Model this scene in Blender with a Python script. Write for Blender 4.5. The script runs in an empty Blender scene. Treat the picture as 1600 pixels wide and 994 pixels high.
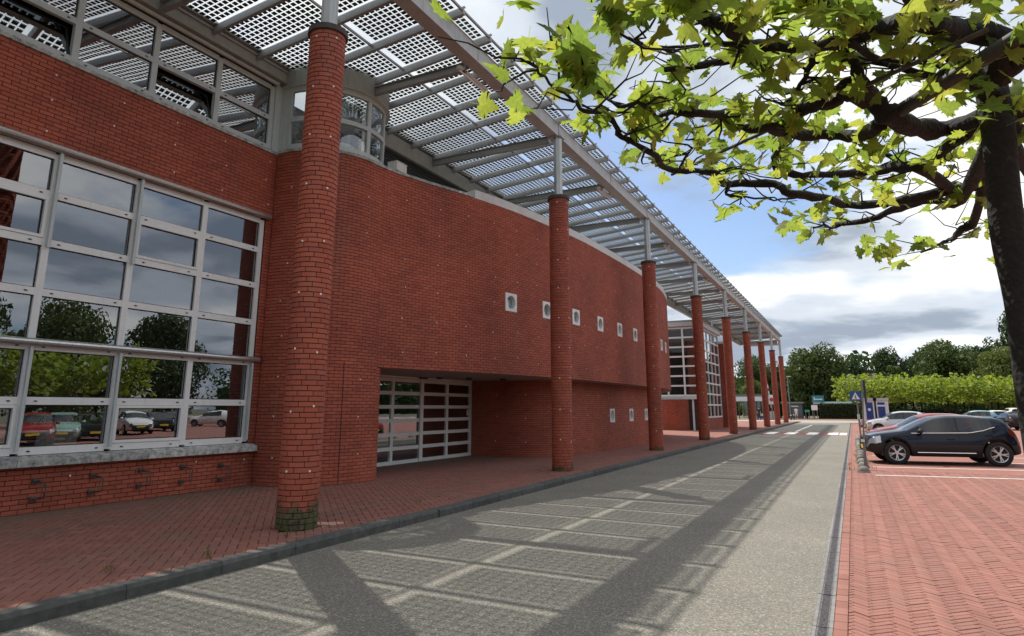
import bpy, bmesh, math, random
import numpy as np
from mathutils import Vector, Matrix
random.seed(7); RNG = np.random.default_rng(7)
R = math.radians
scene = bpy.context.scene
COL = scene.collection

# ------------------------------------------------------------------ camera
F, CX, CY, EYE = 1020.0, 800.0, 420.0, 1.65          # focal length and principal point in photo pixels, eye height
PITCH = math.atan(218 / F)
YAW = math.atan(532.6 / (F / math.cos(PITCH)))
FW = np.array([-math.sin(YAW) * math.cos(PITCH), math.cos(YAW) * math.cos(PITCH), math.sin(PITCH)])
RT = np.array([math.cos(YAW), math.sin(YAW), 0.0])
UP = np.cross(RT, FW)
EYEP = np.array([0, 0, EYE])
cam_data = bpy.data.cameras.new('camera')
cam = bpy.data.objects.new('camera', cam_data)
COL.objects.link(cam)
cam.matrix_world = Matrix(((RT[0], UP[0], -FW[0], 0), (RT[1], UP[1], -FW[1], 0), (RT[2], UP[2], -FW[2], EYE), (0, 0, 0, 1)))
cam_data.sensor_width = 36
cam_data.lens = 36 * F / 1600
cam_data.shift_y = -(497 - CY) / 1600
cam_data.clip_start = 0.05
cam_data.clip_end = 6000
scene.camera = cam

# ------------------------------------------------------------------ world, sun, exposure
SUN_EL = R(57.6)
SUN_DIR = Vector((-0.8 * math.cos(SUN_EL), 0.6 * math.cos(SUN_EL), math.sin(SUN_EL)))
world = bpy.data.worlds.new('World'); scene.world = world; world.use_nodes = True
wn = world.node_tree.nodes; wl = world.node_tree.links
wn.clear()
def W(t, **k):
    n = wn.new(t)
    for a, b in k.items(): setattr(n, a, b)
    return n
def wmath(op, a, b=None):
    n = W('ShaderNodeMath', operation=op)
    for i, v in enumerate((a, b)):
        if v is None: continue
        if isinstance(v, (int, float)): n.inputs[i].default_value = v
        else: wl.new(v, n.inputs[i])
    return n.outputs[0]
def wramp(src, stops):
    n = W('ShaderNodeValToRGB'); e = n.color_ramp.elements
    while len(e) < len(stops): e.new(0.5)
    for i, (p, c) in enumerate(stops):
        e[i].position = p; e[i].color = (*c, 1) if len(c) == 3 else c
    n.color_ramp.interpolation = 'EASE'
    wl.new(src, n.inputs[0]); return n.outputs[0]
sky = W('ShaderNodeTexSky', sky_type='NISHITA')
sky.sun_disc = False; sky.sun_elevation = SUN_EL; sky.sun_rotation = math.atan2(-0.8, 0.6)
sky.air_density = 1.0; sky.dust_density = 1.2; sky.ozone_density = 1.2
tc = W('ShaderNodeTexCoord'); sp = W('ShaderNodeSeparateXYZ'); wl.new(tc.outputs['Generated'], sp.inputs[0])
zc = wmath('ADD', wmath('MAXIMUM', sp.outputs[2], 0.0), 0.16)
cb = W('ShaderNodeCombineXYZ')
wl.new(wmath('DIVIDE', sp.outputs[0], zc), cb.inputs[0]); wl.new(wmath('DIVIDE', sp.outputs[1], zc), cb.inputs[1])
def wnoise(scale, detail, off, rough=0.55, dist=0.0):
    m = W('ShaderNodeMapping'); wl.new(cb.outputs[0], m.inputs[0]); m.inputs['Location'].default_value = off
    n = W('ShaderNodeTexNoise'); wl.new(m.outputs[0], n.inputs['Vector'])
    n.inputs['Scale'].default_value = scale; n.inputs['Detail'].default_value = detail
    n.inputs['Roughness'].default_value = rough; n.inputs['Distortion'].default_value = dist
    return n.outputs['Fac']
CLOUD_OFF = (0.4, 5.2, 0.0)
cover = wramp(wnoise(0.75, 9, CLOUD_OFF, 0.56, 0.25), [(0.36, (0, 0, 0)), (0.50, (1, 1, 1))])
body = wnoise(1.25, 8, (11.4, 2.9, 1.0), 0.5, 0.2)
cloud_col = wramp(body, [(0.36, (1.75, 2.05, 2.5)), (0.48, (3.4, 3.7, 4.1)), (0.62, (5.5, 5.5, 5.35))])
mx = W('ShaderNodeMix', data_type='RGBA'); wl.new(cover, mx.inputs[0]); skm = W('ShaderNodeMix', data_type='RGBA', blend_type='MULTIPLY'); skm.inputs[0].default_value = 1.0; wl.new(sky.outputs[0], skm.inputs[6]); skm.inputs[7].default_value = (0.60, 0.64, 0.70, 1); wl.new(skm.outputs[2], mx.inputs[6]); wl.new(cloud_col, mx.inputs[7])
bg = W('ShaderNodeBackground'); wl.new(mx.outputs[2], bg.inputs[0]); bg.inputs[1].default_value = 0.095
wo = W('ShaderNodeOutputWorld'); wl.new(bg.outputs[0], wo.inputs[0])

sun_data = bpy.data.lights.new('sun', 'SUN'); sun_data.energy = 2.3; sun_data.angle = R(0.53); sun_data.color = (1.0, 0.95, 0.86)
sun = bpy.data.objects.new('sun', sun_data); COL.objects.link(sun)
sun.rotation_euler = SUN_DIR.to_track_quat('Z', 'Y').to_euler(); sun.location = SUN_DIR * 60
vs = scene.view_settings
vs.view_transform = 'Standard'; vs.look = 'None'; vs.exposure = 1.24; vs.gamma = 1.0; vs.use_curve_mapping = False
scene.cycles.max_bounces = 8; scene.cycles.transparent_max_bounces = 24; scene.cycles.caustics_reflective = False; scene.cycles.caustics_refractive = False
scene.cycles.sample_clamp_indirect = 6

# ------------------------------------------------------------------ photo pixel -> point
def ray(u, v): return FW * F + RT * (u - CX) - UP * (v - CY)
def onz(u, v, z=0.0): r = ray(u, v); return EYEP + r * ((z - EYE) / r[2])
def onx(u, v, x): r = ray(u, v); return EYEP + r * (x / r[0])
def ony(u, v, y): r = ray(u, v); return EYEP + r * (y / r[1])
def proj(p):
    d = np.asarray(p, float) - EYEP; z = d @ FW
    return (CX + F * (d @ RT) / z, CY - F * (d @ UP) / z, z)
def in_frame(p, m=0):
    u, v, z = proj(p); return z > 0.2 and -m < u < 1600 + m and -m < v < 994 + m

# ------------------------------------------------------------------ mesh helpers
class MB:
    def __init__(s): s.v = []; s.f = []; s.m = []; s.r = None
    def add(s, v, f, m=0):
        b = len(s.v); s.v += [tuple(map(float, p)) for p in v]; s.f += [tuple(b + i for i in q) for q in f]; s.m += [m] * len(f)
    def box(s, x0, x1, y0, y1, z0, z1, m=0):
        s.add([(x0, y0, z0), (x1, y0, z0), (x1, y1, z0), (x0, y1, z0), (x0, y0, z1), (x1, y0, z1), (x1, y1, z1), (x0, y1, z1)],
              [(0, 3, 2, 1), (4, 5, 6, 7), (0, 1, 5, 4), (1, 2, 6, 5), (2, 3, 7, 6), (3, 0, 4, 7)], m)
    def obox(s, c, ax, ay, az, hx, hy, hz, m=0):
        c, ax, ay, az = [np.array(q, float) for q in (c, ax, ay, az)]
        v = [c + ax * hx * i + ay * hy * j + az * hz * k for k in (-1, 1) for i, j in ((-1, -1), (1, -1), (1, 1), (-1, 1))]
        s.add(v, [(0, 3, 2, 1), (4, 5, 6, 7), (0, 1, 5, 4), (1, 2, 6, 5), (2, 3, 7, 6), (3, 0, 4, 7)], m)
    def beam(s, a, b, w, h, m=0):      # bar from a to b, w across, h upright
        a, b = np.array(a, float), np.array(b, float); d = b - a; L = np.linalg.norm(d); d /= L
        side = np.cross(d, (0, 0, 1)); side /= (np.linalg.norm(side) or 1)
        if np.linalg.norm(np.cross(d, (0, 0, 1))) < 1e-6: side = np.array([1.0, 0, 0])
        s.obox((a + b) / 2, d, side, np.cross(side, d), L / 2, w / 2, h / 2, m)
    def tube(s, pts, rad, n=8, caps=True, m=0):
        pts = [np.array(p, float) for p in pts]
        if isinstance(rad, (int, float)): rad = [rad] * len(pts)
        base = len(s.v); ref = None
        for i, p in enumerate(pts):
            t = pts[min(i + 1, len(pts) - 1)] - pts[max(i - 1, 0)]; t /= (np.linalg.norm(t) or 1)
            if ref is None:
                ref = np.cross(t, (0, 0, 1)) if abs(t[2]) < 0.9 else np.cross(t, (1, 0, 0))
            ref = ref - t * (ref @ t); ref /= (np.linalg.norm(ref) or 1); bi = np.cross(t, ref)
            for k in range(n):
                a = 2 * math.pi * k / n; s.v.append(tuple(p + (ref * math.cos(a) + bi * math.sin(a)) * rad[i]))
        for i in range(len(pts) - 1):
            for k in range(n):
                k2 = (k + 1) % n; a = base + i * n
                s.f.append((a + k, a + k2, a + n + k2, a + n + k)); s.m.append(m)
        if caps:
            s.f.append(tuple(base + k for k in reversed(range(n)))); s.m.append(m)
            e = base + (len(pts) - 1) * n; s.f.append(tuple(e + k for k in range(n))); s.m.append(m)
    def lathe(s, prof, c=(0, 0, 0), n=24, m=0, ax='z'):   # prof: (radius, height)
        base = len(s.v)
        for r, h in prof:
            for k in range(n):
                a = 2 * math.pi * k / n; x, y = r * math.cos(a), r * math.sin(a)
                p = (x, y, h) if ax == 'z' else (x, h, y)
                s.v.append((p[0] + c[0], p[1] + c[1], p[2] + c[2]))
        for i in range(len(prof) - 1):
            for k in range(n):
                k2 = (k + 1) % n; a = base + i * n; q = (a + k, a + k2, a + n + k2, a + n + k)
                s.f.append(q if ax == 'z' else q[::-1]); s.m.append(m)
    def poly(s, pts, z0, z1, m=0):      # extruded polygon
        n = len(pts)
        s.add([(x, y, z0) for x, y in pts] + [(x, y, z1) for x, y in pts],
              [tuple(range(n, 2 * n)), tuple(reversed(range(n)))] + [(i, (i + 1) % n, n + (i + 1) % n, n + i) for i in range(n)], m)
ROOTLOC = {}
def mesh_of(name, mb, mats, smooth=False, rnd=None):
    me = bpy.data.meshes.new(name); me.from_pydata(mb.v, [], mb.f)
    for m in (mats if isinstance(mats, (list, tuple)) else [mats]): me.materials.append(m)
    if isinstance(mats, (list, tuple)) and len(mats) > 1: me.polygons.foreach_set('material_index', mb.m)
    if smooth: me.polygons.foreach_set('use_smooth', [True] * len(me.polygons))
    if rnd is not None:
        at = me.attributes.new('rnd', 'FLOAT', 'POINT'); at.data.foreach_set('value', np.asarray(rnd, np.float32))
    me.update(); return me
def link(name, me, parent=None, local=False):
    o = bpy.data.objects.new(name, me); COL.objects.link(o)
    if parent is not None:
        o.parent = parent
        if not local and parent.name in ROOTLOC: o.matrix_parent_inverse = Matrix.Translation(-Vector(ROOTLOC[parent.name]))
    return o
def obj(name, mb, mats, parent=None, smooth=False, kind=None, rnd=None, local=False, label=None):
    o = link(name, mesh_of(name, mb, mats, smooth, rnd), parent, local)
    if kind: o['kind'] = kind
    if label: o['label'] = label
    return o
def tag(o, label, cat, group=None):
    o['label'] = label; o['category'] = cat
    if group: o['group'] = group
    return o
def thing(name, label, cat, loc=(0, 0, 0), rz=0.0, group=None):
    o = bpy.data.objects.new(name, None); COL.objects.link(o); o.empty_display_size = 0.2
    o.location = loc; o.rotation_euler = (0, 0, rz); ROOTLOC[o.name] = tuple(float(c) for c in loc)
    return tag(o, label, cat, group)
def copy_tree(o, parent=None):
    c = o.copy(); COL.objects.link(c)
    if parent is not None: c.parent = parent
    for ch in o.children: copy_tree(ch, c)
    return c
def bulk(name, tv, tf, mats4, mat, parent=None, kind='stuff', rnd=True, smooth=False, mi=None):
    """many copies of a small template joined in one mesh"""
    tv = np.asarray(tv, float); n = len(mats4)
    if n == 0: return None
    A = np.asarray(mats4, float)
    V = np.einsum('nij,vj->nvi', A[:, :3, :3], tv) + A[:, None, :3, 3]
    V = V.reshape(-1, 3); nv = len(tv)
    ls = np.array([len(f) for f in tf]); loops = np.concatenate([np.array(f) for f in tf])
    L = (loops[None, :] + (np.arange(n) * nv)[:, None]).ravel()
    tot = np.tile(ls, n); start = np.concatenate([[0], np.cumsum(tot)[:-1]])
    me = bpy.data.meshes.new(name)
    me.vertices.add(len(V)); me.vertices.foreach_set('co', V.astype(np.float32).ravel())
    me.loops.add(len(L)); me.loops.foreach_set('vertex_index', L.astype(np.int32))
    me.polygons.add(len(tot)); me.polygons.foreach_set('loop_start', start.astype(np.int32))
    try: me.polygons.foreach_set('loop_total', tot.astype(np.int32))
    except Exception: pass
    me.polygons.foreach_set('use_smooth', np.full(len(tot), smooth))
    me.materials.append(mat)
    if rnd:
        at = me.attributes.new('rnd', 'FLOAT', 'POINT'); at.data.foreach_set('value', np.repeat(RNG.random(n), nv).astype(np.float32))
    me.update(calc_edges=True); me.validate()
    o = link(name, me, parent)
    if kind: o['kind'] = kind
    return o
def frame4(p, x, y, z, sx=1.0, sy=1.0, sz=1.0):
    m = np.eye(4); m[:3, 0] = np.asarray(x) * sx; m[:3, 1] = np.asarray(y) * sy; m[:3, 2] = np.asarray(z) * sz; m[:3, 3] = p; return m

# ------------------------------------------------------------------ materials
MATS = {}
class NT:
    def __init__(s, name):
        s.m = bpy.data.materials.new(name); s.m.use_nodes = True; s.n = s.m.node_tree.nodes; s.l = s.m.node_tree.links
        s.b = s.n['Principled BSDF']; s.out = s.n['Material Output']; MATS[name] = s.m
        s.co = None
    def new(s, t, **k):
        n = s.n.new(t)
        for a, b in k.items(): setattr(n, a, b)
        return n
    def set(s, sock, v):
        if hasattr(v, 'is_output') or isinstance(v, bpy.types.NodeSocket): s.l.new(v, sock)
        else: sock.default_value = v if not (isinstance(v, tuple) and len(v) == 3 and sock.type == 'RGBA') else (*v, 1)
    def pos(s):
        if s.co is None: s.co = s.new('ShaderNodeNewGeometry').outputs['Position']
        return s.co
    def noise(s, scale, detail=4, rough=0.55, vec=None, dist=0.0):
        n = s.new('ShaderNodeTexNoise'); s.l.new(vec or s.pos(), n.inputs['Vector'])
        n.inputs['Scale'].default_value = scale; n.inputs['Detail'].default_value = detail; n.inputs['Roughness'].default_value = rough
        n.inputs['Distortion'].default_value = dist; return n.outputs['Fac']
    def ramp(s, src, stops, mode='LINEAR'):
        n = s.new('ShaderNodeValToRGB'); e = n.color_ramp.elements; n.color_ramp.interpolation = mode
        while len(e) < len(stops): e.new(0.5)
        for i, (p, c) in enumerate(stops):
            e[i].position = p; e[i].color = (*c, 1) if not isinstance(c, (int, float)) else (c, c, c, 1)
        s.l.new(src, n.inputs[0]); return n.outputs[0]
    def mix(s, fac, a, b, mode='MIX'):
        n = s.new('ShaderNodeMix', data_type='RGBA', blend_type=mode)
        for sock, v in ((n.inputs[0], fac), (n.inputs[6], a), (n.inputs[7], b)): s.set(sock, v)
        return n.outputs[2]
    def math(s, op, a, b=0.0):
        n = s.new('ShaderNodeMath', operation=op); s.set(n.inputs[0], a); s.set(n.inputs[1], b); return n.outputs[0]
    def bump(s, h, strength=0.3, dist=0.01):
        n = s.new('ShaderNodeBump'); n.inputs['Strength'].default_value = strength; n.inputs['Distance'].default_value = dist
        s.l.new(h, n.inputs['Height']); s.l.new(n.outputs[0], s.b.inputs['Normal']); return n
    def rnd(s):
        a = s.new('ShaderNodeAttribute'); a.attribute_name = 'rnd'
        o = s.new('ShaderNodeObjectInfo')
        return s.math('FRACT', s.math('ADD', a.outputs['Fac'], o.outputs['Random']))
    def z(s):
        x = s.new('ShaderNodeSeparateXYZ'); s.l.new(s.pos(), x.inputs[0]); return x.outputs[2]
def plain(name, col, rough=0.6, metal=0.0, var=0.12, scale=6.0, bump=0.0, spec=None, coat=0.0):
    t = NT(name); n = t.noise(scale, 5, 0.6); c = tuple(col)
    lo = tuple(x * (1 - var) for x in c); hi = tuple(min(1, x * (1 + var)) for x in c)
    t.set(t.b.inputs['Base Color'], t.ramp(n, [(0.3, lo), (0.7, hi)]))
    t.b.inputs['Roughness'].default_value = rough; t.b.inputs['Metallic'].default_value = metal
    if spec is not None: t.b.inputs['Specular IOR Level'].default_value = spec
    if coat: t.b.inputs['Coat Weight'].default_value = coat; t.b.inputs['Coat Roughness'].default_value = 0.04
    if bump: t.bump(t.noise(scale * 12, 3), bump, 0.004)
    return t.m

def brick_mat(name, stain=0.0, tone=1.0):
    t = NT(name); r = t.rnd()
    c = t.ramp(r, [(0.0, (0.262 * tone, 0.058 * tone, 0.032 * tone)), (0.35, (0.305 * tone, 0.070 * tone, 0.038 * tone)), (0.8, (0.335 * tone, 0.082 * tone, 0.045 * tone)), (0.94, (0.30 * tone, 0.075 * tone, 0.044 * tone)), (1.0, (0.225 * tone, 0.056 * tone, 0.036 * tone))])
    g = t.ramp(t.noise(90, 3, 0.6), [(0.3, 0.82), (0.7, 1.12)])
    c = t.mix(1.0, c, g, 'MULTIPLY')
    big = t.ramp(t.noise(0.55, 5, 0.6), [(0.33, 0.76), (0.67, 1.10)])
    c = t.mix(1.0, c, big, 'MULTIPLY')
    mp = t.new('ShaderNodeMapping'); t.l.new(t.pos(), mp.inputs[0]); mp.inputs['Scale'].default_value = (2.2, 2.2, 0.22)
    wear = t.ramp(t.noise(1.0, 7, 0.72, mp.outputs[0]), [(0.55, 0.0), (0.80, 0.40)])
    c = t.mix(wear, c, (0.30, 0.17, 0.13))
    if stain:
        zz = t.z(); edge = t.math('ADD', zz, t.math('MULTIPLY', t.noise(2.6, 8, 0.78), -1.0))
        k = t.ramp(t.math('ADD', edge, stain), [(0.0, 1.0), (0.14, 0.0)])
        c = t.mix(k, c, t.ramp(t.noise(14, 4), [(0.35, (0.028, 0.026, 0.020)), (0.6, (0.10, 0.095, 0.035))]))
    t.set(t.b.inputs['Base Color'], c); t.b.inputs['Roughness'].default_value = 0.75
    t.bump(t.noise(160, 3, 0.6), 0.25, 0.004); return t.m
brick_mat('brick', 0.0, 1.28); brick_mat('mossy_column_brick', 0.14, 1.2); brick_mat('column_brick', 0.33, 1.2)
def mortar_mat():
    t = NT('mortar'); c = t.ramp(t.noise(12, 5, 0.6), [(0.3, (0.030, 0.016, 0.012)), (0.62, (0.055, 0.028, 0.022)), (0.8, (0.12, 0.085, 0.07))])
    t.set(t.b.inputs['Base Color'], c); t.b.inputs['Roughness'].default_value = 0.95; return t.m
mortar_mat()
def paver_mat(name, ramp_cols, dirt):
    t = NT(name); r = t.rnd(); c = t.ramp(r, [(i / (len(ramp_cols) - 1), q) for i, q in enumerate(ramp_cols)])
    c = t.mix(1.0, c, t.ramp(t.noise(70, 4, 0.65), [(0.3, 0.80), (0.7, 1.15)]), 'MULTIPLY')
    d = t.ramp(t.noise(0.9, 7, 0.65), [(0.46, 0.0), (0.72, dirt)])
    xx = t.new('ShaderNodeSeparateXYZ'); t.l.new(t.pos(), xx.inputs[0])
    if dirt > .4:      # grit washed up along the foot of the wall
        near = t.ramp(t.math('ADD', t.math('MULTIPLY', xx.outputs[0], -1.0), t.math('MULTIPLY', t.noise(1.3, 6, 0.7), 1.6)), [(0.0, 0.0), (1.0, 1.0)])
        nd = t.new('ShaderNodeMapRange'); t.l.new(t.math('ADD', t.math('MULTIPLY', xx.outputs[0], -1.0), t.math('MULTIPLY', t.noise(1.3, 6, 0.7), 2.4)), nd.inputs[0]); nd.inputs[1].default_value = 10.9; nd.inputs[2].default_value = 12.2
        d = t.math('MAXIMUM', d, t.math('MULTIPLY', nd.outputs[0], 0.75))
    else:
        mp2 = t.new('ShaderNodeMapping'); t.l.new(t.pos(), mp2.inputs[0]); mp2.inputs['Scale'].default_value = (2.6, 0.10, 1)
        c = t.mix(1.0, c, t.ramp(t.noise(1.0, 3, 0.6, mp2.outputs[0]), [(0.3, 0.84), (0.7, 1.16)]), 'MULTIPLY')
    c = t.mix(d, c, (0.13, 0.105, 0.075))
    sp = t.ramp(t.noise(7, 6, 0.7), [(0.66, 0.0), (0.74, 0.55)])
    c = t.mix(t.math('MULTIPLY', sp, dirt), c, (0.36, 0.31, 0.24))
    t.set(t.b.inputs['Base Color'], c); t.b.inputs['Roughness'].default_value = 0.85
    t.bump(t.noise(130, 3), 0.3, 0.004); return t.m
paver_mat('paver', [(0.215, 0.080, 0.058), (0.265, 0.10, 0.074), (0.235, 0.098, 0.074), (0.29, 0.118, 0.088)], 0.55)
paver_mat('parking_paver', [(0.235, 0.094, 0.070), (0.285, 0.118, 0.090), (0.255, 0.110, 0.087), (0.305, 0.132, 0.103)], 0.22)
def field_mat(name, a, b, joint):          # paving too far to tell the stones apart
    t = NT(name); br = t.new('ShaderNodeTexBrick'); mp = t.new('ShaderNodeMapping'); t.l.new(t.pos(), mp.inputs[0]); mp.inputs['Rotation'].default_value = (0, 0, R(45))
    t.l.new(mp.outputs[0], br.inputs['Vector']); br.inputs['Scale'].default_value = 1.0
    br.inputs['Brick Width'].default_value = 0.21; br.inputs['Row Height'].default_value = 0.105; br.inputs['Mortar Size'].default_value = 0.006
    for i, q in ((1, a), (2, b), (3, joint)): br.inputs[i].default_value = (*q, 1)
    c = t.mix(1.0, br.outputs[0], t.ramp(t.noise(0.8, 7, 0.65), [(0.3, 0.85), (0.7, 1.12)]), 'MULTIPLY')
    t.set(t.b.inputs['Base Color'], c); t.b.inputs['Roughness'].default_value = 0.88; return t.m
field_mat('paving_far', (0.24, 0.092, 0.068), (0.27, 0.108, 0.08), (0.14, 0.07, 0.055))
field_mat('parking_far', (0.255, 0.106, 0.081), (0.29, 0.123, 0.096), (0.18, 0.085, 0.068))
plain('joint_sand', (0.105, 0.062, 0.045), 0.95, var=0.35, scale=9)
plain('joint_sand_light', (0.20, 0.125, 0.095), 0.95, var=0.3, scale=9)
def asphalt():
    t = NT('asphalt'); st = t.new('ShaderNodeTexVoronoi'); t.l.new(t.pos(), st.inputs['Vector']); st.inputs['Scale'].default_value = 85
    sep = t.new('ShaderNodeSeparateColor'); t.l.new(st.outputs['Color'], sep.inputs[0])
    c = t.ramp(sep.outputs[0], [(0.0, (0.118, 0.110, 0.092)), (0.55, (0.178, 0.165, 0.138)), (0.85, (0.232, 0.215, 0.18)), (1.0, (0.36, 0.335, 0.28))])
    c = t.mix(1.0, c, t.ramp(t.noise(26, 5, 0.7), [(0.3, 0.72), (0.7, 1.22)]), 'MULTIPLY')
    c = t.mix(1.0, c, t.ramp(t.noise(0.7, 6, 0.6), [(0.3, 0.88), (0.7, 1.08)]), 'MULTIPLY')
    x = t.new('ShaderNodeSeparateXYZ'); t.l.new(t.pos(), x.inputs[0])
    tar = t.ramp(t.noise(1.8, 4, 0.6, dist=0.6), [(0.70, 0.0), (0.73, 0.5)]); c = t.mix(tar, c, (0.075, 0.072, 0.066))
    t.set(t.b.inputs['Base Color'], c); t.b.inputs['Roughness'].default_value = 0.9
    t.bump(st.outputs['Distance'], 0.7, 0.006); return t.m
asphalt()
plain('street_asphalt', (0.30, 0.285, 0.255), 0.9, var=0.2, scale=1.5)
def kerb_mat(name, a, b):
    t = NT(name); c = t.ramp(t.noise(9, 8, 0.72), [(0.3, a), (0.62, b), (0.8, tuple(q * 1.35 for q in b))])
    c = t.mix(1.0, c, t.ramp(t.rnd(), [(0, 0.82), (1, 1.15)]), 'MULTIPLY')
    t.set(t.b.inputs['Base Color'], c); t.b.inputs['Roughness'].default_value = 0.9; t.bump(t.noise(60, 4, 0.7), 0.5, 0.006); return t.m
kerb_mat('kerb_concrete', (0.045, 0.046, 0.044), (0.10, 0.10, 0.095))
kerb_mat('sill_concrete', (0.10, 0.10, 0.095), (0.52, 0.53, 0.50))
kerb_mat('drain_concrete', (0.13, 0.125, 0.12), (0.24, 0.23, 0.22))
kerb_mat('stone_dome', (0.11, 0.105, 0.095), (0.27, 0.26, 0.235))
def weathered(name, col, rough, metal=0.0, grime=0.5):
    t = NT(name); c0 = tuple(col)
    c = t.ramp(t.noise(3.5, 8, 0.7), [(0.3, tuple(q * (1 - 0.25 * grime) for q in c0)), (0.65, c0)])
    mp = t.new('ShaderNodeMapping'); t.l.new(t.pos(), mp.inputs[0]); mp.inputs['Scale'].default_value = (14, 14, 0.8)
    st = t.ramp(t.noise(1.0, 5, 0.65, mp.outputs[0]), [(0.52, 0.0), (0.75, 0.5 * grime)])
    c = t.mix(st, c, tuple(q * 0.45 for q in c0)); t.set(t.b.inputs['Base Color'], c)
    t.b.inputs['Roughness'].default_value = rough; t.b.inputs['Metallic'].default_value = metal; return t.m
weathered('window_white', (0.78, 0.785, 0.77), 0.45, 0.0, 0.35)
weathered('frame_grey', (0.50, 0.55, 0.55), 0.45, 0.0, 0.5)
weathered('fascia_grey', (0.33, 0.35, 0.325), 0.6, 0.0, 0.8)
weathered('galvanised', (0.44, 0.455, 0.45), 0.42, 0.55, 0.7)
weathered('beam_steel', (0.50, 0.53, 0.53), 0.55, 0.2, 0.9)
weathered('rafter_steel', (0.30, 0.31, 0.31), 0.5, 0.2, 0.6)
weathered('coping_white', (0.68, 0.68, 0.66), 0.5, 0.0, 0.7)
weathered('soffit', (0.36, 0.345, 0.325), 0.7, 0.0, 0.4)
weathered('louvre_grey', (0.085, 0.09, 0.093), 0.5, 0.1, 0.6)
plain('steel_tube', (0.46, 0.465, 0.46), 0.3, 0.8, 0.15, 20)
plain('rusty_cap', (0.055, 0.042, 0.036), 0.7, 0.2, 0.4, 15)
plain('rack_steel', (0.10, 0.088, 0.08), 0.55, 0.5, 0.4, 30)
plain('black_rubber', (0.012, 0.012, 0.012), 0.6, var=0.3)
plain('gasket', (0.02, 0.02, 0.02), 0.6)
plain('anchor_white', (0.75, 0.73, 0.68), 0.6, var=0.1)
plain('interior_dark', (0.05, 0.048, 0.045), 0.9, var=0.3, scale=1.0)
plain('interior_mid', (0.16, 0.155, 0.15), 0.9, var=0.3, scale=1.0)
plain('road_paint', (0.78, 0.77, 0.73), 0.7, var=0.18, scale=25)
def cell_mat():
    t = NT('solar_cell'); t.set(t.b.inputs['Base Color'], (0.012, 0.014, 0.022)); t.b.inputs['Roughness'].default_value = 0.35; return t.m
cell_mat()
def panel_glass():
    t = NT('panel_glass'); tr = t.new('ShaderNodeBsdfTransparent'); tr.inputs[0].default_value = (0.80, 0.82, 0.82, 1)
    tl = t.new('ShaderNodeBsdfTranslucent'); tl.inputs[0].default_value = (0.85, 0.86, 0.84, 1)
    gl = t.new('ShaderNodeBsdfGlossy'); gl.inputs['Roughness'].default_value = 0.08
    a = t.new('ShaderNodeMixShader'); a.inputs[0].default_value = 0.16; t.l.new(tr.outputs[0], a.inputs[1]); t.l.new(tl.outputs[0], a.inputs[2])
    b = t.new('ShaderNodeMixShader'); b.inputs[0].default_value = 0.06; t.l.new(a.outputs[0], b.inputs[1]); t.l.new(gl.outputs[0], b.inputs[2])
    t.l.new(b.outputs[0], t.out.inputs[0]); return t.m
panel_glass()
def glass(name, tint, refl, wob=0.0025):
    t = NT(name); tr = t.new('ShaderNodeBsdfTransparent'); tr.inputs[0].default_value = (*tint, 1)
    gl = t.new('ShaderNodeBsdfGlossy'); gl.inputs['Roughness'].default_value = 0.0; gl.inputs[0].default_value = (0.92, 0.95, 1.0, 1)
    bp = t.new('ShaderNodeBump'); bp.inputs['Strength'].default_value = wob; bp.inputs['Distance'].default_value = 0.5; t.l.new(t.noise(0.9, 2), bp.inputs['Height'])
    t.l.new(bp.outputs[0], gl.inputs['Normal'])
    fr = t.new('ShaderNodeLayerWeight'); fr.inputs[0].default_value = 0.5
    fac = t.math('ADD', t.math('MULTIPLY', t.math('POWER', fr.outputs['Facing'], 3.0), 0.6), refl)
    m = t.new('ShaderNodeMixShader'); t.l.new(fac, m.inputs[0]); t.l.new(tr.outputs[0], m.inputs[1]); t.l.new(gl.outputs[0], m.inputs[2])
    t.l.new(m.outputs[0], t.out.inputs[0]); return t.m
glass('window_glass', (0.86, 0.88, 0.87), 0.25); glass('clear_glass', (0.80, 0.82, 0.81), 0.10); glass('ribbon_glass', (0.45, 0.47, 0.47), 0.46)
def leaf_mat(name, cols, trans, strength=0.5):
    t = NT(name); c = t.ramp(t.rnd(), [(i / (len(cols) - 1), q) for i, q in enumerate(cols)])
    c2 = t.mix(1.0, c, t.ramp(t.noise(60, 3), [(0.3, 0.8), (0.7, 1.15)]), 'MULTIPLY')
    t.set(t.b.inputs['Base Color'], c2); t.b.inputs['Roughness'].default_value = 0.55; t.b.inputs['Specular IOR Level'].default_value = 0.22
    tl = t.new('ShaderNodeBsdfTranslucent'); t.set(tl.inputs[0], t.mix(1.0, c2, trans, 'MULTIPLY'))
    m = t.new('ShaderNodeMixShader'); m.inputs[0].default_value = strength; t.l.new(t.b.outputs[0], m.inputs[1]); t.l.new(tl.outputs[0], m.inputs[2])
    t.l.new(m.outputs[0], t.out.inputs[0]); return t.m
leaf_mat('plane_leaf', [(0.085, 0.132, 0.026), (0.135, 0.185, 0.034), (0.175, 0.205, 0.040), (0.07, 0.115, 0.025), (0.15, 0.195, 0.038), (0.195, 0.20, 0.04)], (2.4, 2.3, 1.7), 0.66)
leaf_mat('pleached_leaf', [(0.09, 0.135, 0.02), (0.19, 0.25, 0.03), (0.26, 0.31, 0.045)], (1.6, 1.6, 1.1), 0.4)
leaf_mat('dark_foliage', [(0.020, 0.040, 0.012), (0.034, 0.060, 0.018), (0.050, 0.078, 0.022)], (1.3, 1.4, 0.8), 0.3)
leaf_mat('mid_foliage', [(0.045, 0.072, 0.020), (0.066, 0.094, 0.026), (0.085, 0.112, 0.034)], (1.3, 1.4, 0.8), 0.3)
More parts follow.
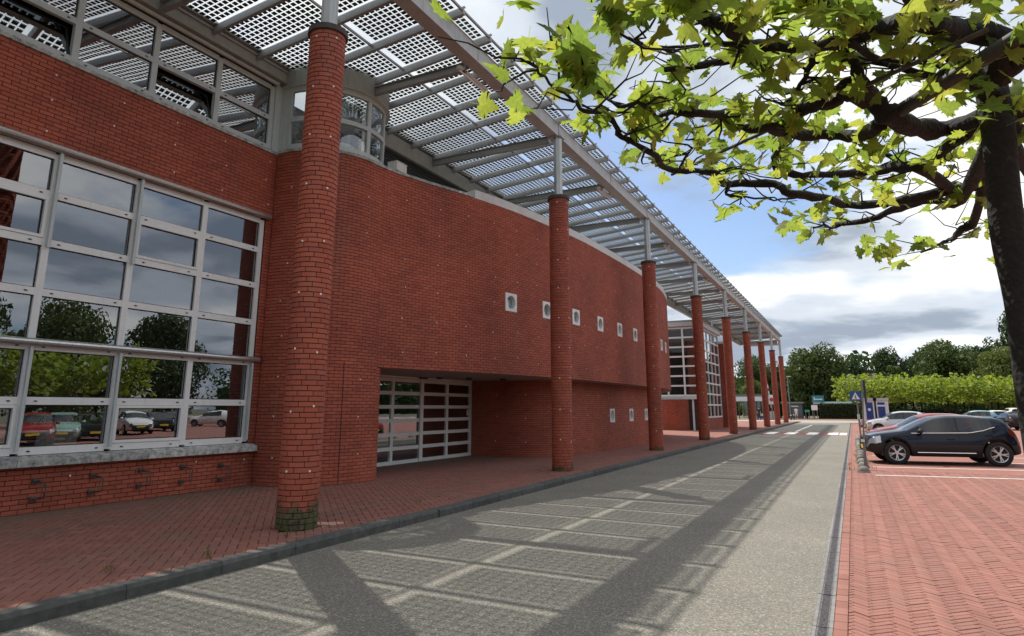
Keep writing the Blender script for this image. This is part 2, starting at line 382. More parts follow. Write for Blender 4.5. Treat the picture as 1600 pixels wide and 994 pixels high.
leaf_mat('light_foliage', [(0.085, 0.115, 0.030), (0.11, 0.14, 0.036), (0.135, 0.165, 0.045)], (1.4, 1.4, 0.9), 0.3)
leaf_mat('hedge_foliage', [(0.016, 0.026, 0.009), (0.024, 0.037, 0.012), (0.034, 0.050, 0.015)], (1.2, 1.2, 0.8), 0.25)
leaf_mat('weed', [(0.07, 0.11, 0.02), (0.12, 0.15, 0.035)], (1.3, 1.3, 0.8), 0.3)
def bark():
    t = NT('bark'); v = t.new('ShaderNodeTexVoronoi'); t.l.new(t.pos(), v.inputs['Vector']); v.inputs['Scale'].default_value = 38
    c = t.ramp(t.noise(18, 6, 0.7), [(0.38, (0.006, 0.0055, 0.0045)), (0.60, (0.013, 0.011, 0.009)), (0.72, (0.07, 0.066, 0.053))])
    t.set(t.b.inputs['Base Color'], c); t.b.inputs['Roughness'].default_value = 0.9; t.bump(v.outputs['Distance'], 0.6, 0.01); return t.m
bark(); plain('cane', (0.045, 0.042, 0.034), 0.7, var=0.3, scale=25)
plain('ground_soil', (0.10, 0.10, 0.06), 0.95, var=0.4, scale=0.4)
M = MATS

# ================================================================== the setting: ground, road, paving
def struct(name, mb, mats, **k):
    return obj(name, mb, mats, kind='structure', **k)
g = MB(); g.add([(-2500, -2500, -0.08), (2500, -2500, -0.08), (2500, 3500, -0.08), (-2500, 3500, -0.08)], [(0, 1, 2, 3)])
struct('ground', g, M['ground_soil'])
KX = -5.86                                       # road side of the kerb
g = MB(); g.box(KX, -0.44, -6, 86, -0.07, 0.0); road = struct('road', g, M['asphalt'])
g = MB(); g.box(-90, 120, 86, 104, -0.07, 0.0); struct('cross_street', g, M['street_asphalt'])
g = MB(); g.box(-90, 120, 104, 111, -0.07, 0.06); struct('far_pavement', g, M['parking_far'])

def clip_poly(pts, a, b, c):                     # keep a*x+b*y >= c
    out = []
    for i in range(len(pts)):
        p, q = pts[i], pts[(i + 1) % len(pts)]; dp = a * p[0] + b * p[1] - c; dq = a * q[0] + b * q[1] - c
        if dp >= 0: out.append(p)
        if (dp < 0) != (dq < 0):
            t = dp / (dp - dq); out.append((p[0] + (q[0] - p[0]) * t, p[1] + (q[1] - p[1]) * t))
    return out
def herringbone(x0, x1, y0, y1, w=0.105, ang=45, n=2):
    ca, sa = math.cos(R(ang)), math.sin(R(ang)); out = []
    cs = [(ca * x + sa * y, -sa * x + ca * y) for x in (x0, x1) for y in (y0, y1)]
    a0, a1 = min(c[0] for c in cs), max(c[0] for c in cs); b0, b1 = min(c[1] for c in cs), max(c[1] for c in cs)
    for i in range(int(a0 / w) - 3, int(a1 / w) + 3):
        for j in range(int(b0 / w) - 3, int(b1 / w) + 3):
            k = (i - j) % (2 * n)
            if k == 0: r = (i * w, (i + n) * w, j * w, (j + 1) * w)
            elif k == 2 * n - 1: r = (i * w, (i + 1) * w, j * w, (j + n) * w)
            else: continue
            cxx, cyy = (r[0] + r[1]) / 2, (r[2] + r[3]) / 2
            wx, wy = ca * cxx - sa * cyy, sa * cxx + ca * cyy
            if not (x0 - 0.15 < wx < x1 + 0.15 and y0 - 0.15 < wy < y1 + 0.15): continue
            out.append((wx, wy, R(ang) + (0 if k == 0 else math.pi / 2)))
    return out
PHT = 0.03
def paver_template(PL, PWD, e=0.0035):
  pv = MB(); pv.add([(-PL/2, -PWD/2, -PHT), (PL/2, -PWD/2, -PHT), (PL/2, PWD/2, -PHT), (-PL/2, PWD/2, -PHT),
        (-PL/2, -PWD/2, -e), (PL/2, -PWD/2, -e), (PL/2, PWD/2, -e), (-PL/2, PWD/2, -e),
        (-PL/2 + e, -PWD/2 + e, 0), (PL/2 - e, -PWD/2 + e, 0), (PL/2 - e, PWD/2 - e, 0), (-PL/2 + e, PWD/2 - e, 0)],
       [(0, 1, 5, 4), (1, 2, 6, 5), (2, 3, 7, 6), (3, 0, 4, 7), (4, 5, 9, 8), (5, 6, 10, 9), (6, 7, 11, 10), (7, 4, 8, 11), (8, 9, 10, 11)])
  return pv
pv = paver_template(.202, .097)
def lay_pavers(parent, x0, x1, y0, y1, ztop, mat, avoid=(), keep=None, n_single=300, w=.105, n=2):
    items = []; edge = MB(); er = []; PL, PWD = w * n - .008, w - .008; pv = paver_template(PL, PWD)
    for (x, y, a) in herringbone(x0, x1, y0, y1, w, 45, n):
        if any((x - ax) ** 2 + (y - ay) ** 2 < ar * ar for ax, ay, ar in avoid): continue
        if keep and not keep(x, y): continue
        ca, sa = math.cos(a), math.sin(a)
        q = [(x + ca * i - sa * j, y + sa * i + ca * j) for i, j in ((-PL/2, -PWD/2), (PL/2, -PWD/2), (PL/2, PWD/2), (-PL/2, PWD/2))]
        dz = RNG.normal(0, 0.0013)
        if all(x0 <= p[0] <= x1 and y0 <= p[1] <= y1 for p in q):
            items.append((x, y, a, ztop + dz)); continue
        for (A, B, Cc) in ((1, 0, x0), (-1, 0, -x1), (0, 1, y0), (0, -1, -y1)):
            q = clip_poly(q, A, B, Cc)
            if len(q) < 3: break
        if len(q) >= 3:
            nb = len(edge.v); edge.poly(q, ztop - PHT, ztop + dz); er += [RNG.random()] * (len(edge.v) - nb)
    mats4 = []
    for (x, y, a, z) in items:
        tx, ty = RNG.normal(0, 0.006, 2)
        X = np.array([math.cos(a), math.sin(a), tx]); Y = np.array([-math.sin(a), math.cos(a), ty]); Z = np.cross(X, Y)
        mats4.append(frame4((x, y, z), X, Y, Z / np.linalg.norm(Z)))
    vis = [(proj(m[:3, 3])[2], i) for i, m in enumerate(mats4) if in_frame(m[:3, 3])]
    vis.sort(); single = {i for _, i in vis[:n_single]}
    me = mesh_of('paver', pv, mat)
    for i in single:
        o = link('paver', me, parent); o.matrix_local = Matrix(mats4[i].tolist())
    bulk('paver_field', pv.v, pv.f, [m for i, m in enumerate(mats4) if i not in single], mat, parent)
    if edge.v: obj('paver_edging', edge, mat, parent, kind='stuff', rnd=er)

# pavement in front of the building
COLX, COLY0, COLD, COLR = -6.65, 6.80, 9.03, 0.266
COLUMNS = [(COLX, COLY0 + COLD * k) for k in range(9)]
g = MB(); g.box(-30, KX - 0.16, -6, 22, -0.07, 0.098); sidewalk = struct('sidewalk', g, M['joint_sand'])
g = MB(); g.box(-60, KX - 0.16, 22.002, 86, -0.07, 0.12); struct('plaza', g, M['paving_far'])
g = MB(); g.box(-60, KX, 86.002, 90, -0.07, 0.06); struct('plaza_edge', g, M['parking_far'])
lay_pavers(sidewalk, -11.75, KX - 0.16, 1.2, 21.995, 0.12, M['paver'], [(x, y, COLR + 0.03) for x, y in COLUMNS[:2]])
# kerb stones, one metre each
kb = MB(); c = 0.02
kb.add([(-0.155, -0.497, -0.2), (0, -0.497, -0.2), (0, 0.497, -0.2), (-0.155, 0.497, -0.2), (0.0, -0.497, 0.12 - c * 1.6), (0.0, 0.497, 0.12 - c * 1.6),
        (-c, -0.497, 0.124), (-c, 0.497, 0.124), (-0.155, -0.497, 0.124), (-0.155, 0.497, 0.124)],
       [(1, 2, 5, 4), (4, 5, 7, 6), (6, 7, 9, 8), (0, 8, 9, 3), (0, 1, 4, 6, 8), (2, 3, 9, 7, 5)])
km = mesh_of('kerb_stone', kb, M['kerb_concrete'])
for k in range(90):
    o = link('kerb_stone', km, sidewalk); o.location = (KX + RNG.normal(0, 0.004), -4 + k + 0.5, RNG.normal(0, 0.003))
# parking lot
g = MB(); g.box(-0.19, 60, -8, 21, -0.07, -0.022); parking = struct('parking_lot', g, M['joint_sand_light'])
g = MB(); g.box(-0.19, 60, 21.002, 86, -0.07, 0.0); g.box(7.6, 60, -8, 20.998, -0.021, 0.0); g.box(-0.19, 7.598, -8, 4.0, -0.021, 0.0); struct('parking_far_part', g, M['parking_far']).name = 'parking_ground'
lay_pavers(parking, -0.19, 7.598, 4.0, 21.0, 0.0, M['parking_paver'], [], w=.0685, n=3)
sold = []
for k in range(int(92 / 0.212)):
    y = -6 + 0.212 * k; sold.append(frame4((-0.243, y, RNG.normal(0.001, 0.0015)), (0, 1, 0), (-1, 0, 0), (0, 0, 1)))
sv = sorted([(proj(m[:3, 3])[2], i) for i, m in enumerate(sold) if in_frame(m[:3, 3])])[:60]; ss = {i for _, i in sv}
strip = MB(); strip.box(-0.296, -0.19, -6, 86, -0.07, -0.02); strip = struct('edging_row', strip, M['joint_sand'])
bme = mesh_of('edging_brick', pv, M['parking_paver'])
for i in ss:
    o = link('edging_brick', bme, strip); o.matrix_local = Matrix(sold[i].tolist())
bulk('edging_bricks_far', pv.v, pv.f, [m for i, m in enumerate(sold) if i not in ss], M['parking_paver'], strip)
# drain channel: concrete segments with a metal grate
dr = MB(); dr.box(-0.44, -0.296, -6, 86, -0.07, -0.03); drain = struct('drain_channel', dr, M['drain_concrete'])
def grate_mat():
    t = NT('grate'); w = t.new('ShaderNodeTexVoronoi'); w.feature = 'F1'; t.l.new(t.pos(), w.inputs['Vector']); w.inputs['Scale'].default_value = 55
    t.set(t.b.inputs['Base Color'], t.ramp(w.outputs['Distance'], [(0.25, (0.022, 0.02, 0.022)), (0.5, (0.14, 0.125, 0.13))])); t.b.inputs['Roughness'].default_value = 0.6
    t.b.inputs['Metallic'].default_value = 0.3; t.bump(w.outputs['Distance'], 0.6, 0.006); return t.m
grate_mat()
seg = MB(); seg.box(-0.0725, -0.045, -0.495, 0.495, -0.06, 0.0); seg.box(0.045, 0.0725, -0.495, 0.495, -0.06, 0.0)
gr = MB()
gr.box(-0.0445, -0.030, -0.495, 0.495, -0.03, -0.004); gr.box(0.030, 0.0445, -0.495, 0.495, -0.03, -0.004); gr.box(-0.0295, 0.0295, -0.49, 0.49, -0.03, -0.009)
for k in range(50): gr.box(-0.0295, 0.0295, -0.488 + k * 0.0197, -0.478 + k * 0.0197, -0.0088, -0.004)
sm = mesh_of('channel_segment', seg, M['drain_concrete']); gm = mesh_of('drain_grate', gr, M['grate'])
for k in range(92):
    o = link('channel_segment', sm, drain); o.location = (-0.368, -5.5 + k, RNG.normal(0, 0.0015))
    q = link('drain_grate', gm, o)
# painted markings
def paint(name, quads, parent, z, mat='road_paint'):
    m_ = MB()
    for q in quads: m_.add([(x, y, z) for x, y in q], [tuple(range(len(q)))])
    return obj(name, m_, M[mat], parent)
g = MB(); g.box(-5.84, -0.46, 46.2, 51.8, 0.0005, 0.005); band = obj('crossing_band', g, M['parking_far'], road)
for x in (-5.1, -3.85, -2.52, -1.27, -0.0 - 0.02):
    if x > -1: continue
    paint('zebra_block', [[(x - 0.34, 47.0), (x + 0.34, 47.0), (x + 0.34, 51.0), (x - 0.34, 51.0)]], road, 0.009)
paint('zebra_block', [[(-1.0, 46.9), (-0.5, 46.9), (-0.5, 50.9), (-1.0, 50.9)]], road, 0.009).location.x = 0.0
paint('painted_sun_line', [[(-3.90, 52.5), (-3.78, 52.5), (-3.78, 74), (-3.90, 74)]], road, 0.004)  # white strip painted as sunlight falling through the gap between panel rows
BAY = R(9)
def bay_line(y, x0=0.35, L=5.2):
    dx, dy = math.cos(BAY), math.sin(BAY); nx, ny = -dy * 0.05, dx * 0.05
    a = (x0, y); b = (x0 + dx * L, y + dy * L)
    return [(a[0] - nx, a[1] - ny), (b[0] - nx, b[1] - ny), (b[0] + nx, b[1] + ny), (a[0] + nx, a[1] + ny)]
for k in range(14):
    paint('bay_line', [bay_line(19.45 + 2.66 * k)], parking, 0.005)

# ================================================================== brickwork
BL, BC, BH, BJ = 0.21, 0.22, 0.060, 0.070          # brick length, length module, brick height, course height
def brick_template(depth=0.016, e=0.003):
    b = MB(); L2, H2 = BL / 2, BH / 2             # local: x along, y outward, z up
    b.add([(-L2, -depth, -H2), (L2, -depth, -H2), (L2, -depth, H2), (-L2, -depth, H2), (-L2, -e, -H2), (L2, -e, -H2), (L2, -e, H2), (-L2, -e, H2),
           (-L2 + e, 0, -H2 + e), (L2 - e, 0, -H2 + e), (L2 - e, 0, H2 - e), (-L2 + e, 0, H2 - e)],
          [(0, 1, 5, 4), (1, 2, 6, 5), (2, 3, 7, 6), (3, 0, 4, 7), (4, 5, 9, 8), (5, 6, 10, 9), (6, 7, 11, 10), (7, 4, 8, 11), (8, 9, 10, 11)])
    return b
BT = brick_template()
class Path:
    """plan line of a wall; outward is to the right of travel"""
    def __init__(s, pts, closed=False):
        s.p = np.array(pts, float); d = np.linalg.norm(np.diff(s.p, axis=0), axis=1); s.s = np.concatenate([[0], np.cumsum(d)]); s.L = s.s[-1]
    def at(s, t): return np.array([np.interp(t, s.s, s.p[:, 0]), np.interp(t, s.s, s.p[:, 1])])
    def frame(s, a, b):
        p, q = s.at(a), s.at(b); t = q - p; t /= (np.linalg.norm(t) or 1)
        return (p + q) / 2, np.array([t[0], t[1], 0]), np.array([t[1], -t[0], 0])
    def nearest(s, x, y):
        tt = np.linspace(0, s.L, 2000); P = np.stack([np.interp(tt, s.s, s.p[:, 0]), np.interp(tt, s.s, s.p[:, 1])], 1)
        return tt[np.argmin((P[:, 0] - x) ** 2 + (P[:, 1] - y) ** 2)]
def smooth_path(pts, n=120):
    P = np.array(pts, float); out = []
    Q = np.vstack([2 * P[0] - P[1], P, 2 * P[-1] - P[-2]])
    for i in range(1, len(Q) - 2):
        for k in range(max(2, n // (len(P) - 1))):
            t = k / max(2, n // (len(P) - 1)); p0, p1, p2, p3 = Q[i - 1], Q[i], Q[i + 1], Q[i + 2]
            out.append(0.5 * ((2 * p1) + (-p0 + p2) * t + (2 * p0 - 5 * p1 + 4 * p2 - p3) * t * t + (-p0 + 3 * p1 - 3 * p2 + p3) * t ** 3))
    out.append(P[-1]); return Path(out)
def bricks_on(path, z0, z1, holes=(), s0=0.0, s1=None, proud=0.0):
    s1 = path.L if s1 is None else s1; out = []; n = max(1, int(round((z1 - z0) / BJ))); cj = (z1 - z0) / n
    for k in range(n):
        z = z0 + (k + 0.5) * cj; s = s0 - (BC / 2 if k % 2 else 0)
        while s < s1:
            segs = [(max(s + 0.005, s0 + 0.003), min(s + BC - 0.005, s1 - 0.003))]
            for (h0, h1, hz0, hz1) in holes:
                if z < hz0 or z > hz1: continue
                ns = []
                for a, b in segs:
                    if b <= h0 or a >= h1: ns.append((a, b)); continue
                    if a < h0: ns.append((a, h0 - 0.003))
                    if b > h1: ns.append((h1 + 0.003, b))
                segs = ns
            for a, b in segs:
                if b - a < 0.02: continue
                c, t, nrm = path.frame(a, b); pr = proud + RNG.normal(0, 0.0012)
                out.append(frame4((c[0] + nrm[0] * pr, c[1] + nrm[1] * pr, z), t, nrm, (0, 0, 1), (b - a) / BL, 1, cj / BJ))
            s += BC
    return out
def wall_sheet(path, z0, z1, holes=(), s0=0.0, s1=None, back=0.012, reveal=0.16, step=0.25):
    s1 = path.L if s1 is None else s1
    ss = sorted(set([round(s0, 4), round(s1, 4)] + [round(v, 4) for h in holes for v in h[:2] if s0 < v < s1] + [round(s0 + i * step, 4) for i in range(1, int((s1 - s0) / step)) ]))
    zs = sorted(set([z0, z1] + [v for h in holes for v in h[2:] if z0 < v < z1]))
    m = MB(); inh = lambda a, z: any(h[0] - 1e-4 <= a <= h[1] + 1e-4 and h[2] <= z <= h[3] for h in holes)
    def pt(s, off):
        _, t, n = path.frame(max(0, s - 0.02), min(path.L, s + 0.02)); p = path.at(s); return p - n[:2] * off
    F_ = [pt(s, back) for s in ss]; B_ = [pt(s, back + reveal) for s in ss]
    for i in range(len(ss) - 1):
        for j in range(len(zs) - 1):
            h = inh((ss[i] + ss[i + 1]) / 2, (zs[j] + zs[j + 1]) / 2); a, b, za, zb = F_[i], F_[i + 1], zs[j], zs[j + 1]; A, B = B_[i], B_[i + 1]
            if not h:
                m.add([(*a, za), (*b, za), (*b, zb), (*a, zb)], [(0, 1, 2, 3)]); m.add([(*A, za), (*B, za), (*B, zb), (*A, zb)], [(3, 2, 1, 0)])
            else:
                if i == 0 or not inh((ss[i - 1] + ss[i]) / 2, (za + zb) / 2): m.add([(*a, za), (*A, za), (*A, zb), (*a, zb)], [(0, 1, 2, 3)])
                if i == len(ss) - 2 or not inh((ss[i + 1] + ss[i + 2]) / 2, (za + zb) / 2): m.add([(*b, za), (*B, za), (*B, zb), (*b, zb)], [(3, 2, 1, 0)])
                if j == 0 or not inh((ss[i] + ss[i + 1]) / 2, (zs[j - 1] + za) / 2): m.add([(*a, za), (*b, za), (*B, za), (*A, za)], [(0, 1, 2, 3)])
                if j == len(zs) - 2 or not inh((ss[i] + ss[i + 1]) / 2, (zs[min(j + 1, len(zs) - 2)] + zs[j + 2 if j + 2 < len(zs) else -1]) / 2): m.add([(*a, zb), (*b, zb), (*B, zb), (*A, zb)], [(3, 2, 1, 0)])
    return m
disc = MB(); disc.lathe([(0.0001, 0.006), (0.013, 0.006), (0.017, 0.001)], n=8, ax='y')
def anchors(path, ss, zs, parent, skip=(), prob=0.85):
    ms = []
    for s in ss:
        for z in zs:
            if RNG.random() > prob or any(h[0] - .1 < s < h[1] + .1 and h[2] - .1 < z < h[3] + .1 for h in skip) or not 0.1 < s < path.L - 0.1: continue
            c, t, n = path.frame(s - 0.02, s + 0.02); j = RNG.normal(0, 0.03, 2)
            ms.append(frame4((c[0] + n[0] * 0.001 + t[0] * j[0], c[1] + n[1] * 0.001 + t[1] * j[0], z + j[1]), t, n, (0, 0, 1)))
    bulk('wall_tie_caps', disc.v, disc.f, ms, M['anchor_white'], parent)
BRICK_ME = mesh_of('brick', BT, M['brick'])
def place_bricks(jobs, mat, me, n_single):
    """jobs: list of (parent, matrices); the n_single that show largest become objects"""
    allm = []
    for pi, (par, ms) in enumerate(jobs):
        for i, m in enumerate(ms):
            p = m[:3, 3]; to = EYEP - p; dist = np.linalg.norm(to); face = (to @ m[:3, 1]) / dist
            if face > 0.12 and in_frame(p): allm.append((dist / (face ** 0.5), pi, i))
    allm.sort(); sel = {(pi, i) for _, pi, i in allm[:n_single]}
    for pi, (par, ms) in enumerate(jobs):
        rest = []
        for i, m in enumerate(ms):
            if (pi, i) in sel:
                o = link('brick', me, par); o.matrix_basis = Matrix(m.tolist())
            else: rest.append(m)
        bulk('brickwork', BT.v, BT.f, rest, mat, par)

# ================================================================== the brick building
WX = -11.05
BLD = thing('brick_building', 'red brick building with gridded windows and a curved windowless drum above its recessed entrance', 'building', (WX, 5.0, 0.12))
YEND = 9.98; YBEG = -2.0
wall_path = Path([(WX, YBEG), (WX, YEND)])           # travelling +Y, outward is +X
WY0, WY1 = -1.38, 9.80                               # window opening
lo, hi, z2, z3, z4 = 0.12, 0.80, 5.80, 7.22, 8.9
hole_big = (WY0 - YBEG, WY1 - YBEG, 0.80, 5.80)
left_wall = obj('wall', wall_sheet(wall_path, 0.0, 7.22, [hole_big]), M['mortar'], BLD)
b_left = bricks_on(wall_path, 0.12, 7.22, [hole_big])
# curved drum plan
arc = [(-10.85 + 1.40 * math.cos(R(a)), 11.35 + 1.40 * math.sin(R(a))) for a in range(-92, 1, 8)]
drum_pts = arc + [(-9.38, 12.1), (-9.12, 13.1), (-8.69, 14.5), (-8.28, 16.2), (-7.97, 18.2), (-7.76, 20.2), (-7.66, 22.2), (-7.60, 24.6), (-7.60, 27.0), (-7.70, 30.2), (-8.15, 33.6), (-8.95, 36.8), (-10.1, 39.4), (-12.0, 41.2)]
drum = smooth_path([(WX + 0.02, 9.955)] + drum_pts, 300)
ZO, ZT = 2.55, 7.25
s_rec = min((abs(proj((*drum.at(s), 1.4))[0] - 585), s) for s in np.linspace(drum.nearest(-10, 10.8), drum.nearest(-9.2, 13), 400))[1]                    # where the ground floor steps back
port_px = [(798, 473.5), (854.5, 485), (899.7, 494.8), (937.7, 504.7), (968.2, 513.2), (992.3, 521)]
ports = []
for u, v in port_px:
    best = min(((abs(proj((*drum.at(s), 4.55))[0] - u), s) for s in np.linspace(s_rec, drum.nearest(-7.6, 27.5), 900)))[1]
    ports.append((best, 4.56))
s_far = [min((abs(proj((*drum.at(s), 4.56))[0] - u), s) for s in np.linspace(drum.nearest(-7.6, 28.0), drum.nearest(-8.6, 35.5), 900))[1] for u in (1033.5, 1040)]
ports += [(s, 4.56) for s in s_far]
PH = 0.235
holes = [(s - PH, s + PH, z - PH, z + PH) for s, z in ports]
drum_wall = obj('drum_wall', wall_sheet(drum, ZO, ZT, holes, s0=s_rec), M['mortar'], BLD)
b_drum = bricks_on(drum, ZO, ZT, holes, s0=s_rec)
pier_wall = obj('pier_wall', wall_sheet(drum, 0.0, ZT, [], s1=s_rec), M['mortar'], BLD)
b_pier = bricks_on(drum, 0.12, ZT, [], s1=s_rec)
# rounded jamb at the entrance and the stepped back ground floor
jp = drum.at(s_rec); jamb = smooth_path([(jp[0], jp[1]), (jp[0] - 0.06, jp[1] + 0.22), (jp[0] - 0.32, jp[1] + 0.48), (-10.3, jp[1] + .95), (-11.40, 14.36)], 60)
jamb_wall = obj('jamb_wall', wall_sheet(jamb, 0.0, ZO + 0.05), M['mortar'], BLD); b_jamb = bricks_on(jamb, 0.12, ZO)
lower = smooth_path([(-11.42, 19.40), (-10.6, 19.42), (-9.75, 19.50), (-9.05, 19.85), (-8.58, 20.6), (-8.36, 21.8), (-8.28, 23.5), (-8.24, 26.5), (-8.30, 29.8), (-8.72, 33.4), (-9.5, 36.6), (-10.6, 39.1), (-12.3, 40.8)], 260)
lports = []
for u, v in [(956.7, 649), (986.3, 649), (1009.5, 648.3)]:
    lports.append((min(((abs(proj((*lower.at(s), 1.38))[0] - u), s) for s in np.linspace(2.5, lower.nearest(-8.3, 31), 900)))[1], 1.38))
lports += [(min((abs(proj((*lower.at(s), 1.38))[0] - u), s) for s in np.linspace(lower.nearest(-8.3, 29.9), lower.nearest(-9.5, 36.6), 900))[1], 1.38) for u in (1037.5, 1044)]
lholes = [(s - PH, s + PH, z - PH, z + PH) for s, z in lports]
lower_wall = obj('lower_wall', wall_sheet(lower, 0.0, ZO + 0.05, lholes), M['mortar'], BLD); b_low = bricks_on(lower, 0.12, ZO, lholes)
place_bricks([(left_wall, b_left), (drum_wall, b_drum), (pier_wall, b_pier), (jamb_wall, b_jamb), (lower_wall, b_low)], M['brick'], BRICK_ME, 300)
anchors(wall_path, np.arange(0.55, 12, 1.12), [0.62, 6.05, 6.55, 7.0], left_wall, [hole_big])
anchors(drum, np.arange(0.5, drum.L, 1.02), [2.95, 3.7, 4.45, 5.2, 5.95, 6.7], drum_wall, holes + [(0, s_rec, 0, 9)])
anchors(drum, np.arange(0.5, s_rec, 0.9), [0.7, 1.5, 2.3, 3.1, 3.9, 4.7, 5.5, 6.4], pier_wall)
anchors(lower, np.arange(0.9, lower.L, 1.02), [0.6, 1.35, 2.1], lower_wall, lholes)
# soffit of the overhang
m = MB(); n = 60; ds = [drum.at(s_rec + (drum.L - s_rec) * i / n) for i in range(n + 1)]
for i in range(n):
    a, b = ds[i], ds[i + 1]
    m.add([(a[0] - 0.02, a[1], ZO), (b[0] - 0.02, b[1], ZO), (-13.2, b[1], ZO), (-13.2, a[1], ZO)], [(0, 1, 2, 3)])
    m.add([(a[0] - 0.02, a[1], ZO + 0.05), (b[0] - 0.02, b[1], ZO + 0.05), (-13.2, b[1], ZO + 0.05), (-13.2, a[1], ZO + 0.05)], [(3, 2, 1, 0)])
obj('soffit', m, M['soffit'], BLD)
for x, y in ((-10.9, 16.6), (-10.3, 17.3), (-9.6, 18.2)):
    m = MB(); m.lathe([(0.0001, ZO - 0.05), (0.09, ZO - 0.05), (0.10, ZO)], (x, y, 0), 12); obj('spotlight', m, M['gasket'], BLD)
# drum roof
m = MB(); dr_ = [drum.at(drum.L * i / 80) for i in range(81)]
for i in range(80):
    a, b = dr_[i], dr_[i + 1]
    m.add([(*a, ZT - 0.08), (*b, ZT - 0.08), (-14.0, b[1], ZT - 0.08), (-14.0, a[1], ZT - 0.08)], [(0, 1, 2, 3)])
obj('drum_roof', m, M['fascia_grey'], BLD)
# copings: thin stone near the bay, white metal box further on
def coping(name, path, sa, sb, z0, z1, out, inn, mat, n):
    for k in range(n):
        m = MB(); a = sa + (sb - sa) * k / n + 0.004; b = sa + (sb - sa) * (k + 1) / n - 0.004; q = 6
        for i in range(q):
            u, v = a + (b - a) * i / q, a + (b - a) * (i + 1) / q
            _, t, nn = path.frame(max(0, u - .01), u + 0.01); _, t2, n2 = path.frame(max(0, v - .01), min(path.L, v + 0.01)); p, r_ = path.at(u), path.at(v)
            P0, P1, P2, P3 = p + nn[:2] * out, r_ + n2[:2] * out, r_ - n2[:2] * inn, p - nn[:2] * inn
            m.add([(*P0, z0), (*P1, z0), (*P2, z0), (*P3, z0), (*P0, z1), (*P1, z1), (*P2, z1), (*P3, z1)], [(4, 5, 6, 7), (0, 1, 5, 4), (2, 3, 7, 6), (0, 3, 2, 1)] + ([(0, 4, 7, 3)] if i == 0 else []) + ([(1, 2, 6, 5)] if i == q - 1 else []))
        obj(name, m, M[mat], BLD)
s_wh = drum.nearest(-8.62, 14.6)
coping('coping_stone', drum, 0.05, s_wh, ZT, ZT + 0.07, 0.03, 0.28, 'sill_concrete', 7)
coping('coping', drum, s_wh + 0.05, drum.L - 1, ZT, ZT + 0.24, 0.02, 0.3, 'coping_white', 13)
# portholes: square white frames with a deep round opening
fr_ = MB(); nn_ = 24; hw = 0.255; rr = 0.19
for k in range(nn_):
    a0, a1 = 2 * math.pi * k / nn_, 2 * math.pi * (k + 1) / nn_
    def sq(a):
        c_, s_ = math.cos(a), math.sin(a); q = hw / max(abs(c_), abs(s_)); return (c_ * q, s_ * q)
    p0, p1 = sq(a0), sq(a1); i0, i1 = (rr * math.cos(a0), rr * math.sin(a0)), (rr * math.cos(a1), rr * math.sin(a1)); j0, j1 = (i0[0] * .98, i0[1] * .98), (i1[0] * .98, i1[1] * .98)
    fr_.add([(p0[0], 0.018, p0[1]), (p1[0], 0.018, p1[1]), (i1[0], 0.018, i1[1]), (i0[0], 0.018, i0[1])], [(3, 2, 1, 0)])
    fr_.add([(i0[0], 0.018, i0[1]), (i1[0], 0.018, i1[1]), (j1[0], -0.13, j1[1]), (j0[0], -0.13, j0[1])], [(3, 2, 1, 0)])
    fr_.add([(p0[0], 0.018, p0[1]), (p1[0], 0.018, p1[1]), (p1[0], -0.02, p1[1]), (p0[0], -0.02, p0[1])], [(0, 1, 2, 3)])
fm = mesh_of('porthole', fr_, M['window_white'])
pn = MB(); pn.lathe([(0.0001, -0.10), (rr * 0.985, -0.10), (rr * .985, -0.115), (0.0001, -0.115)], n=20, ax='y'); pm = mesh_of('pane', pn, M['window_glass'])
bk = MB(); bk.box(-0.23, 0.23, -0.34, -0.33, -0.23, 0.23); bm_ = mesh_of('backing', bk, M['interior_mid'])
for path, lst in ((drum, ports), (lower, lports)):
    for s, z in lst:
        c_, t, nrm = path.frame(s - 0.1, s + 0.1); mw = Matrix(frame4((c_[0], c_[1], z), t, nrm, (0, 0, 1)).tolist())
        o = link('porthole', fm, BLD); o.matrix_basis = mw
        link('pane', pm, o, True); link('backing', bm_, o, True)

# movement joint in the pier
sj = min((abs(proj((*drum.at(s), 1.4))[0] - 533), s) for s in np.linspace(0.3, s_rec, 400))[1]
c_, t_, n_ = drum.frame(sj - .02, sj + .02); m = MB(); m.obox((c_[0] + n_[0] * .0, c_[1] + n_[1] * .0, 1.36), t_, n_, (0, 0, 1), .006, .006, 1.24); obj('movement_joint', m, M['gasket'], pier_wall)
